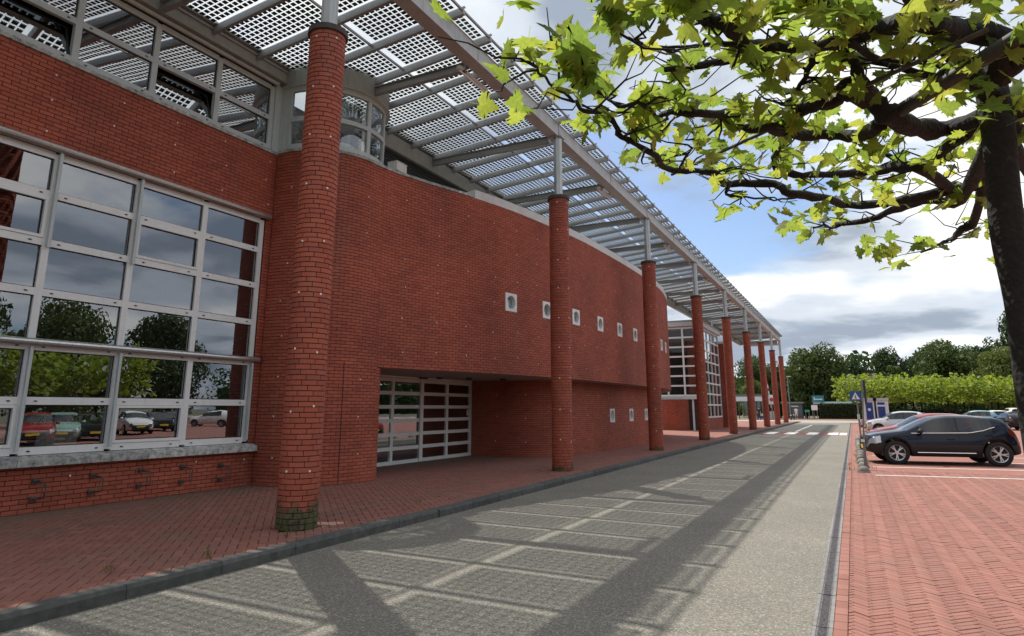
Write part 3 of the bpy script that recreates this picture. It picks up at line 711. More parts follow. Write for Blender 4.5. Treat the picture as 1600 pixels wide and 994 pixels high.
# ---- the big gridded window
def grid_window(name, X, ys, zs, fw_, fd, mat_f, mat_g, sash=(), tilt=(), glass_in=0.05, slots=True, mull=0.11):
    """frame of mullions at ys and rails at zs in the plane x = X, panes set back"""
    f = MB()
    for y in ys: f.box(X - fd, X, y - mull / 2, y + mull / 2, zs[0] - 0.03, zs[-1] + 0.03)
    for i in range(len(ys) - 1):
        for z in zs: f.box(X - fd + 0.004, X - 0.004, ys[i] + mull / 2, ys[i + 1] - mull / 2, z - fw_ / 2, z + fw_ / 2)
    w = obj(name, f, mat_f, BLD); sl = MB()
    for i in range(len(ys) - 1):
        for j in range(len(zs) - 1):
            y0, y1, z0, z1 = ys[i] + mull / 2, ys[i + 1] - mull / 2, zs[j] + fw_ / 2, zs[j + 1] - fw_ / 2
            if (i, j) in sash:
                q = MB(); t_ = 0.05
                for a in ((y0 + .004, y1 - .004, z0 + .004, z0 + t_), (y0 + .004, y1 - .004, z1 - t_, z1 - .004), (y0 + .004, y0 + t_, z0 + t_, z1 - t_), (y1 - t_, y1 - .004, z0 + t_, z1 - t_)): q.box(X - 0.055, X + 0.012, *a)
                obj('sash', q, mat_f, w); y0, y1, z0, z1 = y0 + t_, y1 - t_, z0 + t_, z1 - t_
            p = MB()
            if (i, j) in tilt:
                d = 0.20; p.obox((X - glass_in - d / 2, (y0 + y1) / 2, (z0 + z1) / 2), (0, 1, 0), (-(z1 - z0), 0, -d) / np.hypot(d, z1 - z0), (-d, 0, (z1 - z0)) / np.hypot(d, z1 - z0), (y1 - y0) / 2 - 0.01, 0.006, (z1 - z0) / 2 - 0.01)
                q = MB()
                for yy in (y0 + 0.025, y1 - 0.025): q.beam((X - glass_in, yy, z0 + .01), (X - glass_in - d, yy, z1 - .01), 0.04, 0.03)
                q.beam((X - glass_in - d, y0, z1 - 0.02), (X - glass_in - d, y1, z1 - 0.02), 0.03, 0.04); obj('sash', q, M['gasket'], w)
            else: p.add([(X - glass_in, y0, z0), (X - glass_in, y1, z0), (X - glass_in, y1, z1), (X - glass_in, y0, z1)], [(0, 1, 2, 3)])
            obj('pane', p, mat_g, w)
            g_ = MB()
            for a in ((y0, y1, z0, z0 + .014), (y0, y1, z1 - .014, z1), (y0, y0 + .014, z0 + .014, z1 - .014), (y1 - .014, y1, z0 + .014, z1 - .014)): g_.box(X - glass_in + 0.001, X - glass_in + 0.012, *a)
            if (i, j) not in tilt: obj('gasket', g_, M['gasket'], w)
            if slots and j > 0 or j == 0:
                for yy in (y0 + 0.13, y1 - 0.13): sl.box(X - 0.003, X + 0.006, yy - 0.022, yy + 0.022, zs[j] - 0.012, zs[j] + 0.006)
    obj('drain_slots', sl, M['gasket'], w, kind='stuff')
    return w
MUL = [5.55 + 1.385 * k for k in range(-5, 3)] + [9.73]
ZS = [1.02, 1.76, 2.58, 3.42, 4.21, 4.99, 5.64]
WINX = WX - 0.03
nm = len(MUL) - 1
sash = [(i, 0) for i in range(nm) if i % 2 == 0] + [(i, 4) for i in range(nm) if i % 2 == 0]
big = grid_window('window', WINX, MUL, ZS, 0.115, 0.09, M['window_white'], M['window_glass'], sash)
for z, r_ in ((5.74, 0.062), (2.64, 0.055)):
    m = MB(); m.tube([(WX + 0.06, WY0, z), (WX + 0.06, 9.86, z)], r_, 12); obj('awning_tube', m, M['steel_tube'], big, smooth=False)
for i, y in enumerate(MUL[2:]):
    if y < 7.2:
        m = MB(); m.beam((WX + 0.03, y, 4.12), (WX + 0.03, y, 5.68), 0.05, 0.05); obj('blind_rail', m, M['frame_grey'], big)
    m = MB(); m.beam((WX + 0.03, y - 0.01, 1.02), (WX + 0.03, y - 0.01, 2.57), 0.045, 0.045)
    if y < 7.2 or y > 9: obj('blind_rail', m, M['frame_grey'], big)
for k, (a, b) in enumerate(((-1.4, 2.2), (2.2, 5.52), (5.53, 7.55), (7.56, 9.92))):
    m = MB(); m.add([(WX - .03, a, .80), (WX + .15, a, .80), (WX + .15, b, .80), (WX - .03, b, .80), (WX - .03, a, .955), (WX + .15, a, .90), (WX + .15, b, .90), (WX - .03, b, .955)],
                    [(0, 3, 2, 1), (4, 5, 6, 7), (0, 1, 5, 4), (1, 2, 6, 5), (2, 3, 7, 6), (3, 0, 4, 7)]); obj('sill', m, M['sill_concrete'], BLD)
# ---- ribbon window under the roof
RZ = [7.36, 8.06, 8.80]
rib = grid_window('ribbon_window', WINX, MUL, RZ, 0.11, 0.09, M['frame_grey'], M['ribbon_glass'], (), [(i, 0) for i in range(nm) if i % 2 == 0], slots=True)
for k in range(9):
    m = MB(); a = -2 + k * 1.334; m.box(WX - .1, WX + .04, a + .003, a + 1.331, 7.222, 7.29); obj('ribbon_sill', m, M['sill_concrete'], BLD)
m = MB(); m.tube([(WX + 0.05, -1.4, 8.90), (WX + 0.05, 9.8, 8.90)], 0.045, 10); obj('gutter_pipe', m, M['frame_grey'], BLD)
m = MB(); m.box(WX - 0.1, WX + 0.012, 9.79, 9.97, 7.295, 8.9); obj('corner_post', m, M['frame_grey'], BLD)
# ---- round bay window
BC_, BR = (-10.85, 11.35), 1.36
def arc_sheet(mb, r0, r1, a0, a1, z0, z1, n=10):
    for i in range(n):
        a, b = R(a0 + (a1 - a0) * i / n), R(a0 + (a1 - a0) * (i + 1) / n)
        P = lambda r, t, z: (BC_[0] + r * math.cos(t), BC_[1] + r * math.sin(t), z)
        mb.add([P(r0, a, z0), P(r1, a, z0), P(r1, b, z0), P(r0, b, z0), P(r0, a, z1), P(r1, a, z1), P(r1, b, z1), P(r0, b, z1)],
               [(1, 2, 6, 5), (0, 4, 7, 3), (4, 5, 6, 7), (0, 3, 2, 1)] + ([(0, 1, 5, 4)] if i == 0 else []) + ([(2, 3, 7, 6)] if i == n - 1 else []))
m = MB(); AN = [-88, -46, -5, 27, 62]
for z in (7.40, 8.06, 8.80): arc_sheet(m, BR - 0.09, BR, -92, 64, z - 0.055, z + 0.055, 26)
for a in AN: arc_sheet(m, BR - 0.088, BR - 0.002, a - 2.2, a + 2.2, 7.455, 8.745, 1)
bay = obj('bay_window', m, M['frame_grey'], BLD)
for i in range(len(AN) - 1):
    for z0, z1 in ((7.455, 8.005), (8.115, 8.745)):
        p = MB(); arc_sheet(p, BR - 0.05, BR - 0.044, AN[i] + 2.2, AN[i + 1] - 2.2, z0, z1, 12); obj('pane', p, M['clear_glass'], bay, smooth=False)
m = MB(); arc_sheet(m, BR - 0.2, BR + 0.06, -100, 90, 8.862, 9.42, 30); obj('bay_fascia', m, M['fascia_grey'], BLD)
m = MB(); arc_sheet(m, BR - 0.1, BR + 0.09, -100, 90, 8.80 + 0.0555, 8.861, 30); obj('bay_drip', m, M['frame_grey'], BLD)
m = MB(); m.box(-10.9, -10.75, 10.9, 11.05, 7.25, 8.9); m.box(-10.3, -10.15, 11.9, 12.05, 7.25, 8.9); obj('bay_inner_post', m, M['window_white'], BLD)
m = MB(); m.lathe([(0.0001, 7.3), (0.42, 7.3), (0.40, 7.62), (0.30, 7.78), (0.0001, 7.80)], (-10.35, 11.25, 0), 24); obj('inner_dome', m, M['coping_white'], BLD, smooth=True)
m = MB(); m.box(-11.6, -11.5, 10.4, 12.6, 7.25, 8.9); obj('bay_back_wall', m, M['interior_mid'], BLD)
# ---- roof edge of the near block, clad storey, interior shells
m = MB(); m.box(-11.2, -10.88, -3, 9.99, 8.955, 9.42); obj('roof_fascia', m, M['fascia_grey'], BLD)
for k in range(22):
    z = 7.32 + k * 0.075; m = MB(); m.add([(-10.93, 12.45, z), (-10.90, 12.45, z), (-10.90, 30, z), (-10.93, 30, z), (-10.97, 12.45, z + 0.068), (-10.94, 12.45, z + 0.068), (-10.94, 30, z + 0.068), (-10.97, 30, z + 0.068)],
        [(0, 3, 2, 1), (4, 5, 6, 7), (0, 1, 5, 4), (1, 2, 6, 5), (2, 3, 7, 6), (3, 0, 4, 7)]); obj('cladding_slat', m, M['louvre_grey'], BLD)
m = MB(); m.box(-20, -11.0, 12.45, 30, 7.2, 9.6); obj('upper_storey', m, M['louvre_grey'], BLD)
m = MB(); m.box(-11.1, -10.86, 9.972, 10.06, 7.295, 8.86); obj('corner_panel', m, M['frame_grey'], BLD)
def shell(name, x0, x1, y0, y1, z0, z1, mat='interior_dark'):      # five-sided room open to +X
    m = MB(); m.add([(x1, y0, z0), (x1, y1, z0), (x1, y1, z1), (x1, y0, z1), (x0, y0, z0), (x0, y1, z0), (x0, y1, z1), (x0, y0, z1)],
                    [(4, 5, 6, 7), (0, 4, 7, 3), (1, 2, 6, 5), (0, 1, 5, 4), (3, 7, 6, 2)]); return obj(name, m, M[mat], BLD)
shell('room', -17, WX - 0.2, -1.9, 9.9, 0.45, 6.4); shell('upper_room', -15, WX - 0.15, -1.9, 9.9, 7.15, 9.0); shell('hall', -16, -11.56, 14.3, 19.6, 0.1, 2.6)
m = MB(); m.box(-17.2, -17.05, -2, 41, 0, 9.4); m.box(-17, WX - 0.2, -2.2, -2.05, 0, 9.4); m.box(-17, -11.2, -3, 10, 9.1, 9.4); obj('rear_wall', m, M['interior_mid'], BLD)
m = MB(); m.box(-12.6, -11.3, 9.9, 14.3, 0.0, 7.1); obj('core_wall', m, M['interior_mid'], BLD)
# ---- entrance doors
DX = -11.45; DY = [14.42, 15.10, 16.48, 17.92, 19.38]; DZ = [0.17, 0.55, 0.93, 1.31, 1.69, 2.07, 2.44]
m = MB()
for y in DY: m.box(DX - 0.07, DX, y - 0.06, y + 0.06, 0.12, 2.50)
m.box(DX - 0.075, DX + 0.004, DY[0] - .06, DY[-1] + .06, 2.50, 2.60)
for i in range(4):
    for j, z in enumerate(DZ): m.box(DX - 0.064, DX - 0.004, DY[i] + 0.06, DY[i + 1] - 0.06, z - 0.05, z + 0.05)
door = obj('entrance_door', m, M['window_white'], BLD)
for i in range(4):
    for j in range(6):
        p = MB(); p.add([(DX - .035, DY[i] + .06, DZ[j] + .05), (DX - .035, DY[i + 1] - .06, DZ[j] + .05), (DX - .035, DY[i + 1] - .06, DZ[j + 1] - .05), (DX - .035, DY[i] + .06, DZ[j + 1] - .05)], [(0, 1, 2, 3)]); obj('pane', p, M['window_glass'], door)
m = MB(); m.box(DX, DX + 0.03, 16.40, 16.56, 0.14, 2.48); obj('door_edge', m, M['window_white'], door)
m = MB(); m.box(DX - 0.032, DX - 0.026, 19.16, 19.24, 1.42, 1.60); obj('sticker', m, M['road_paint'], door)
m = MB(); m.box(DX, DX + 0.12, 16.3, 16.62, 2.51, 2.56); obj('door_sensor', m, M['gasket'], door)

# ================================================================== brick columns with steel posts
circ = [(COLR * math.cos(a), COLR * math.sin(a)) for a in np.linspace(0, -2 * math.pi, 49)]     # clockwise: outward to the right of travel reversed below
circ = circ[::-1]
CT = 7.22
order = ['the mossy foot', 'its clean foot']
col_labels = ['thick round red brick column with a mossy foot beside the gridded window',
              'round red brick column in front of the entrance passage',
              'round red brick column by the far end of the curved drum wall',
              'round red brick column in front of the glazed facade facing the drum',
              'round red brick column beside the tall brick pillar and white door panel',
              'slim far brick column between the pillar column and the crossing',
              'slim far brick column, third from the end of the canopy',
              'slim far brick column, last but one under the canopy end',
              'slim brick column at the very end of the canopy by the junction']
cw = 2 * math.pi * COLR; NB = 8
for k, (x, y) in enumerate(COLUMNS):
    root = thing('brick_column', col_labels[k], 'column', (x, y, 0.12), 0, 'brick columns carrying the solar canopy')
    core = MB(); core.lathe([(COLR - 0.012, 0.0), (COLR - 0.012, CT)], (x, y, 0), 32); core = obj('core', core, M['mortar'], root, smooth=True)
    ms = []; nc = int(round((CT - 0.12) / BJ)); cj = (CT - 0.12) / nc
    for i in range(nc):
        off = (0.5 if i % 2 else 0) + (0.12 * ((i * 7) % 3)); z = 0.12 + (i + 0.5) * cj
        for j in range(NB * 2):                     # each brick face in two facets so the shaft stays round
            pass
        for j in range(NB):
            a = 2 * math.pi * (j + off) / NB; nrm = np.array([math.cos(a), math.sin(a), 0]); t = np.array([-nrm[1], nrm[0], 0])
            ms.append((frame4((x, y, z), -t, nrm, (0, 0, 1), 1, 1, cj / BJ)))
    # curved brick template
    if k == 0:
        cbt = MB(); wa = 2 * math.pi / NB - 0.010 / COLR; q = 4; dep = 0.016; e_ = 0.003
        for s_ in range(q + 1):
            a = -wa / 2 + wa * s_ / q
            for (rr_, zz_) in ((COLR - dep, -BH / 2), (COLR - e_, -BH / 2), (COLR, -BH / 2 + e_), (COLR, BH / 2 - e_), (COLR - e_, BH / 2), (COLR - dep, BH / 2)):
                cbt.v.append((rr_ * math.sin(a), rr_ * math.cos(a), zz_))
        for s_ in range(q):
            for p_ in range(5):
                a = s_ * 6 + p_; cbt.f.append((a, a + 6, a + 7, a + 1)); cbt.m.append(0)
        cbt.f += [(0, 1, 2, 3, 4, 5), tuple(reversed([q * 6 + i for i in range(6)]))]; cbt.m += [0, 0]
        cb_mes = {q_: mesh_of('brick', cbt, M[q_], smooth=False) for q_ in ('mossy_column_brick', 'column_brick')}
    nsel = 300 if k < 2 else 0; cmat = 'column_brick' if k else 'mossy_column_brick'; cb_me = cb_mes[cmat]
    vis = []
    for i, m4 in enumerate(ms):
        p = m4[:3, 3] + m4[:3, 1] * COLR; to = EYEP - p; f_ = to @ m4[:3, 1] / np.linalg.norm(to)
        if f_ > 0.15 and in_frame(p): vis.append((np.linalg.norm(to) / f_ ** .5, i))
    vis.sort(); sel = {i for _, i in vis[:nsel]}
    for i in sel:
        o = link('brick', cb_me, core); o.matrix_basis = Matrix(ms[i].tolist())
    bulk('brickwork', cbt.v, cbt.f, [m4 for i, m4 in enumerate(ms) if i not in sel], M[cmat], core)
    dm = []
    for zz_ in np.arange(0.85, CT, 0.78):
        for a in np.radians([-172, -84, -18, 110]) + 0.13 * k:
            nrm = np.array([math.cos(a), math.sin(a), 0]); t = np.array([nrm[1], -nrm[0], 0]); p = np.array([x, y, zz_ + RNG.normal(0, .02)]) + nrm * (COLR + 0.0005); dm.append(frame4(p, t, nrm, (0, 0, 1)))
    bulk('wall_tie_caps', disc.v, disc.f, dm, M['anchor_white'], core)
    m = MB(); m.lathe([(0.0001, CT + 0.10), (COLR + 0.03, CT + 0.09), (COLR + 0.035, CT + 0.0), (COLR - 0.02, CT - 0.02)], (x, y, 0), 28); obj('cap', m, M['rusty_cap'], root)
    m = MB(); m.lathe([(0.125, CT + 0.05), (0.125, 9.06), (0.0001, 9.06)], (x, y, 0), 8); post = obj('steel_post', m, M['galvanised'], root)
    m = MB(); m.box(x - .2, x + .2, y - .2, y + .2, CT + 0.095, CT + 0.115); m.box(x - .16, x + .16, y - .16, y + .16, 9.03, 9.075); obj('base_plate', m, M['galvanised'], root)

# ================================================================== solar canopy
CAN = thing('solar_canopy', 'long steel canopy of translucent solar panels along the building front', 'canopy', (-8.6, 38, 9.0))
MOD = 9.03 / 8; YC0 = COLY0 - COLD; YC1 = COLY0 + 8 * COLD + 0.6
def rz(x): return 9.24 + (x + 10.85) * 0.088           # underside of the panels
# outer main girder: I section with stiffeners
gx = -6.76
for k in range(9):
    a = COLY0 + (k - 1) * COLD + (0.0 if k else -2.0); b = COLY0 + k * COLD if k < 8 else YC1
    m = MB(); m.box(gx - .16, gx + .16, a + .003, b - .003, 9.08, 9.105); m.box(gx - .16, gx + .16, a + .003, b - .003, 9.455, 9.48); m.box(gx - .012, gx + .012, a + .003, b - .003, 9.105, 9.455); m.box(gx + .118, gx + .142, a + .003, b - .003, 9.105, 9.455)
    gd = obj('girder', m, M['beam_steel'], CAN)
    for y in (a + 0.02, (a + b) / 2):
        m = MB(); m.box(gx + .1425, gx + .158, y - .01, y + .01, 9.1055, 9.4545); m.box(gx - .15, gx - .0125, y - .01, y + .01, 9.1055, 9.4545); obj('stiffener', m, M['beam_steel'], gd)
# inner girder along the wall
m = MB(); m.box(-10.98, -10.82, 12.4, YC1, 8.78, 9.17); obj('inner_girder', m, M['fascia_grey'], CAN)
m = MB(); m.box(-10.99, -10.80, 12.4, YC1, 8.755, 8.779); obj('inner_flange', m, M['fascia_grey'], CAN)
# crossbeams
for k in range(-2, 18):
    y = COLY0 + k * COLD / 2
    if y < -3: continue
    x1 = -10.82 if y > 12.4 else -10.87
    if 9.0 < y < 12.4: x1 = -9.6
    m = MB(); m.box(x1, gx - .165, y - .06, y + .06, 8.95, 8.965); m.box(x1, gx - .165, y - .06, y + .06, 9.135, 9.15); m.box(x1, gx - .165, y - .01, y + .01, 8.965, 9.135); obj('crossbeam', m, M['rafter_steel'], CAN)
# rafters carrying the panels
NP = int((YC1 - YC0) / MOD)
rm = MB(); xa, xb = -10.86, -6.30
rm.beam((xa, 0, rz(xa) - 0.075), (xb, 0, rz(xb) - 0.075), 0.075, 0.13); rme = mesh_of('rafter', rm, M['rafter_steel'])
rc = MB(); rc.beam((xa, 0, rz(xa) + 0.03), (xb + .02, 0, rz(xb) + 0.03), 0.05, 0.03); rcm = mesh_of('cover_strip', rc, M['galvanised'])
for k in range(NP + 1):
    y = YC0 + k * MOD
    o = link('rafter', rme, CAN); o.matrix_parent_inverse = Matrix.Translation(-Vector(ROOTLOC[CAN.name])); o.location = (0, y, 0)
    link('cover_strip', rcm, o, True)
for x0_ in (-10.86, -8.62, -6.33):
    m = MB(); z_ = rz(x0_); m.box(x0_ - .02, x0_ + .02, YC0, YC1 - .6, z_ - 0.06, z_ - 0.012); obj('purlin', m, M['rafter_steel'], CAN)
# panels: two rows; dark cells on clear glass
CP, CS = 0.1275, 0.0975
slope = math.atan(0.088)
def panel_meshes(nx, tag_):
    L = nx * CP + 0.06; Wd = 7 * CP + 0.012
    g_ = MB(); g_.add([(-L / 2, -Wd / 2, 0), (L / 2, -Wd / 2, 0), (L / 2, Wd / 2, 0), (-L / 2, Wd / 2, 0)], [(0, 1, 2, 3)])
    c_ = MB()
    for i in range(nx):
        for j in range(7):
            cx_, cy_ = (i - (nx - 1) / 2) * CP, (j - 3) * CP
            c_.box(cx_ - CS / 2, cx_ + CS / 2, cy_ - CS / 2, cy_ + CS / 2, -0.004, -0.002)
    return L, mesh_of('solar_panel', g_, M['panel_glass']), mesh_of('solar_cells', c_, M['solar_cell'])
L1, pg1, pc1 = panel_meshes(16, 'i'); L2, pg2, pc2 = panel_meshes(16, 'o')
for k in range(NP):
    y = YC0 + (k + .5) * MOD
    for cxx, gme, cme in ((-9.72, pg1, pc1), (-7.46, pg2, pc2)):
        if 9.4 < y < 12.7 and cxx < -9: pass
        o = link('solar_panel', gme, CAN)
        o.matrix_parent_inverse = Matrix.Translation(-Vector(ROOTLOC[CAN.name])); o.location = (cxx, y, rz(cxx) + RNG.normal(0, .002)); o.rotation_euler = (0, -slope, 0)
        q = link('solar_cells', cme, o, True); q['kind'] = 'stuff'
# end frame
m = MB(); m.box(-10.99, -10.74, YC0, YC1, rz(-10.8) + .03, rz(-10.8) + .05); obj('sun_gap_blocker', m, M['fascia_grey'], CAN)  # added strip, stops sun passing between the inner panels and the wall
m = MB(); m.box(-10.82, gx - .165, YC1 - .12, YC1, 8.8, 9.1); obj('end_beam', m, M['fascia_grey'], CAN)
# strip lights under the girder
for k in range(0, 8):
    y = COLY0 + COLD * (k + .5) + .45
    t = thing('strip_light', 'white tube light fixed under the canopy girder', 'strip light', (gx - .25, y, 8.9), 0, 'tube lights under the canopy girder')
    m = MB(); m.box(-.05, .05, -.62, .62, 0.05, 0.13); obj('housing', m, M['coping_white'], t, local=True)
    m = MB(); m.tube([(0, -.58, 0.03), (0, .58, 0.03)], 0.025, 8); obj('tube', m, M['window_white'], t, local=True)
    m = MB(); m.box(-.02, .12, -.4, -.36, .13, .2); m.box(-.02, .12, .36, .4, .13, .2); obj('bracket', m, M['rafter_steel'], t, local=True)
# small white box on the coping
p = drum.at(drum.nearest(-9.36, 12.3)); t = thing('control_box', 'small white box standing on the coping beside the bay window', 'box', (p[0] - .12, p[1], ZT + .071))
m = MB(); m.box(-.14, .14, -.2, .2, 0.01, .22); obj('housing', m, M['coping_white'], t, local=True)
m = MB(); m.box(-.15, .15, -.21, .21, .222, .24); obj('lid', m, M['coping_white'], t, local=True)
# wheel holders on the low wall
rack_lab = ['steel wheel holder bracket on the low wall, first from the curved pier', 'steel wheel holder bracket on the low wall, second from the curved pier', 'steel wheel holder bracket on the low wall, third from the curved pier',
            'steel wheel holder bracket on the low wall, fourth from the curved pier', 'steel wheel holder bracket on the low wall, fifth from the curved pier']
for k, (u, v) in enumerate([(343, 738), (283, 741), (217, 747), (142, 756), (52, 766)]):
    p = onx(u, v, WX); t = thing('wheel_holder', rack_lab[k], 'bicycle rack', (WX, p[1], p[2]), 0, 'wheel holders on the low brick wall')
    for zz_ in (0.13, -0.13):
        m = MB(); m.box(0, 0.035, -.045, .045, zz_ - .035, zz_ + .035); obj('wall_plate', m, M['rack_steel'], t, local=True)
    for dy in (-.025, .025):
        m = MB(); m.tube([(0.02, dy, .13), (.24, dy, .11), (.27, dy, .08), (.27, dy, -.08), (.24, dy, -.11), (.02, dy, -.13)], .0085, 6); obj('bar', m, M['rack_steel'], t, local=True)

# ================================================================== glazed wing beyond the drum
GL = thing('glazed_wing', 'glass fronted wing with white grid glazing and a tall brick pillar behind the far columns', 'building', (-9.5, 48.5, 0.12))
def pbox(name, x0, x1, y0, y1, z0, z1, mat, par):
    m = MB(); m.box(x0, x1, y0, y1, z0, z1); return obj(name, m, M[mat], par)
GX, GY = -9.5, 48.5
def glazing(axis, fixed, ss, zs, fw_=0.12, par=GL):
    f = MB(); sg = -1 if axis == 'y' else 1      # facing -Y or +X
    def bx(mb, a0, a1, z0, z1, d0, d1):
        if axis == 'y': mb.box(a0, a1, fixed + d0, fixed + d1, z0, z1)
        else: mb.box(fixed - d1, fixed - d0, a0, a1, z0, z1)
    for s in ss: bx(f, s - fw_ / 2, s + fw_ / 2, zs[0] - .05, zs[-1] + .05, 0, .1)
    for i in range(len(ss) - 1):
        for z in zs: bx(f, ss[i] + fw_ / 2, ss[i + 1] - fw_ / 2, z - fw_ / 2, z + fw_ / 2, .004, .096)
    w = obj('window', f, M['window_white'], par)
    for i in range(len(ss) - 1):
        for j in range(len(zs) - 1):
            p = MB(); bx(p, ss[i] + fw_ / 2, ss[i + 1] - fw_ / 2, zs[j] + fw_ / 2, zs[j + 1] - fw_ / 2, .05, .06); obj('pane', p, M['window_glass'], w)
    return w
glazing('y', GY, [-13.1, -11.9, -10.7, -9.56], [2.55, 3.25, 3.95, 4.65, 5.35, 6.05, 6.75, 7.45])
glazing('x', GX, [GY + .1, 50.1, 51.6, 53.1, 54.6, 56.3], [1.0, 1.9, 2.7, 3.5, 4.3, 5.1, 5.9, 6.7, 7.5])
M_ = plain('cabin_grey', (0.50, 0.51, 0.52), 0.5)
pbox('roof_fascia', -13.4, -9.3, 48.3, 56.5, 7.56, 7.86, 'cabin_grey', GL)
pbox('clerestory_beam', -13.4, -9.32, 48.32, 56.48, 7.861, 8.0, 'fascia_grey', GL)
pbox('ledge', -13.2, -9.35, 48.2, 48.62, 2.28, 2.48, 'coping_white', GL)
pbox('inner_wall', -13.4, -9.75, 50.6, 50.8, 0.1, 7.5, 'interior_dark', GL); pbox('inner_side_wall', -11.2, -11.0, 50.9, 56.4, 0.1, 7.5, 'interior_dark', GL)
gp = Path([(-13.2, 48.3), (-11.9, 47.75), (-10.9, 47.8), (-10.45, 48.3)]); gw = obj('entrance_drum', wall_sheet(gp, 0.0, 2.27), M['mortar'], GL); bulk('brickwork', BT.v, BT.f, bricks_on(gp, 0.12, 2.27), M['brick'], gw)
pbox('door_post', -10.2, -10.08, 48.3, 48.42, 0.12, 2.27, 'window_white', GL); pbox('dark_door', -10.44, -9.7, 48.45, 48.5, 0.12, 2.27, 'interior_dark', GL)
gp = Path([(GX + .03, 48.5), (GX + .03, 56.4)]); gw = obj('plinth', wall_sheet(gp, 0.0, 0.95), M['mortar'], GL); bulk('brickwork', BT.v, BT.f, bricks_on(gp, 0.12, 0.95), M['brick'], gw)
gp = Path([(-9.9, 56.5), (-9.0, 56.5), (-9.0, 59.6), (-9.9, 59.6)]); gw = obj('brick_pillar', wall_sheet(gp, 0.0, 6.9), M['mortar'], GL); bulk('brickwork', BT.v, BT.f, bricks_on(gp, 0.12, 6.9), M['brick'], gw)
pbox('pillar_cap', -10.0, -8.95, 56.45, 59.65, 6.91, 7.0, 'coping_white', GL)
glazing('y', 56.6, [-9.95, -9.05], [7.05, 7.9, 8.7])
yd = min((abs(proj((-9.3, y_, 1.0))[0] - 1137), y_) for y_ in np.linspace(49, 60, 400))[1]; pbox('white_door', -9.36, -9.3, yd - .75, yd + .75, 0.12, 2.35, 'coping_white', GL); pbox('rear_block', -16, -10.1, 56.6, 60, 0.1, 7.0, 'interior_mid', GL)

# ================================================================== things across the junction
def rect(u0, v0, u1, v1, Y):
    a, b = ony(u0, v1, Y), ony(u1, v0, Y); return a[0], b[0], max(0.0, a[2]), b[2]
plain('shed_grey', (0.10, 0.115, 0.125), 0.7); plain('teal', (0.02, 0.20, 0.25), 0.5); plain('sign_blue', (0.012, 0.075, 0.27), 0.4); plain('green_sign', (0.02, 0.33, 0.19), 0.5)
plain('white_paint', (0.75, 0.76, 0.77), 0.5); plain('banner_pale', (0.62, 0.76, 0.80), 0.6); plain('signal_red', (0.50, 0.03, 0.03), 0.45); plain('dark_steel', (0.055, 0.058, 0.06), 0.5, 0.4); plain('pole_grey', (0.20, 0.205, 0.20), 0.5, 0.4)
plain('roof_tile', (0.085, 0.058, 0.05), 0.8); plain('house_white', (0.62, 0.61, 0.57), 0.8); plain('door_blue', (0.012, 0.045, 0.22), 0.4)
# shed
x0, x1, _, zt = rect(1225, 628, 1252, 654, 113)
t = thing('shed', 'dark grey flat roofed shed beside the big round tree at the junction', 'shed', ((x0 + x1) / 2, 114.5, 0.06))
pbox('wall', x0, x1, 113, 116, 0.06, zt - .25, 'shed_grey', t); pbox('roof', x0 - .3, x1 + .3, 112.7, 116.3, zt - .249, zt, 'pole_grey', t)
pbox('door', x0 + .3, x0 + 1.2, 112.94, 112.99, 0.1, 2.0, 'dark_steel', t); pbox('wall_light_strip', x1 - 1.6, x1 - .5, 112.95, 112.99, zt - .75, zt - .6, 'banner_pale', t)
# hedge and boards
def leaf_blob(name, pts_n, mat, parent, size, kind='stuff'):
    """many small bent leaf faces at given points and normals"""
    P, Nn = pts_n; n = len(P); a = RNG.random(n) * 6.28; s_ = size * (0.6 + 0.8 * RNG.random(n))
    nn = Nn + RNG.normal(0, 0.55, (n, 3)); nn /= np.linalg.norm(nn, axis=1)[:, None] + 1e-9
    ref = np.where(np.abs(nn[:, 2:3]) < 0.9, np.array([[0, 0, 1.0]]), np.array([[1.0, 0, 0]])); tx = np.cross(nn, ref); tx /= np.linalg.norm(tx, axis=1)[:, None]; ty = np.cross(nn, tx)
    ux = tx * np.cos(a)[:, None] + ty * np.sin(a)[:, None]; uy = -tx * np.sin(a)[:, None] + ty * np.cos(a)[:, None]
    T = np.zeros((n, 4, 4)); T[:, :3, 0] = ux * s_[:, None]; T[:, :3, 1] = uy * s_[:, None]; T[:, :3, 2] = nn * s_[:, None]; T[:, :3, 3] = P; T[:, 3, 3] = 1
    return bulk(name, [(-.5, 0, 0.08), (0, -.36, 0), (.5, 0, 0.08), (0, .36, 0)], [(0, 1, 2), (0, 2, 3)], T, mat, parent, kind)
x0, x1, _, zt = rect(1282, 632, 1342, 655, 112)
t = thing('hedge', 'clipped dark hedge along the far pavement below the pale banner', 'hedge', ((x0 + x1) / 2, 112.7, 0.06))
n = 9000; P = np.stack([RNG.uniform(x0, x1, n), RNG.uniform(112, 113.4, n), RNG.uniform(.06, zt, n)], 1)
side = RNG.integers(0, 3, n); P[side == 0, 1] = 112 + RNG.normal(0, .06, (side == 0).sum()); P[side == 1, 2] = zt + RNG.normal(0, .06, (side == 1).sum())
Nn = np.zeros((n, 3)); Nn[side == 0, 1] = -1; Nn[side == 1, 2] = 1; Nn[side == 2, 2] = .5
leaf_blob('foliage', (P, Nn), M['hedge_foliage'], t, 0.2); pbox('twig_core', x0 + .1, x1 - .1, 112.15, 113.2, .06, zt - .1, 'ground_soil', t)
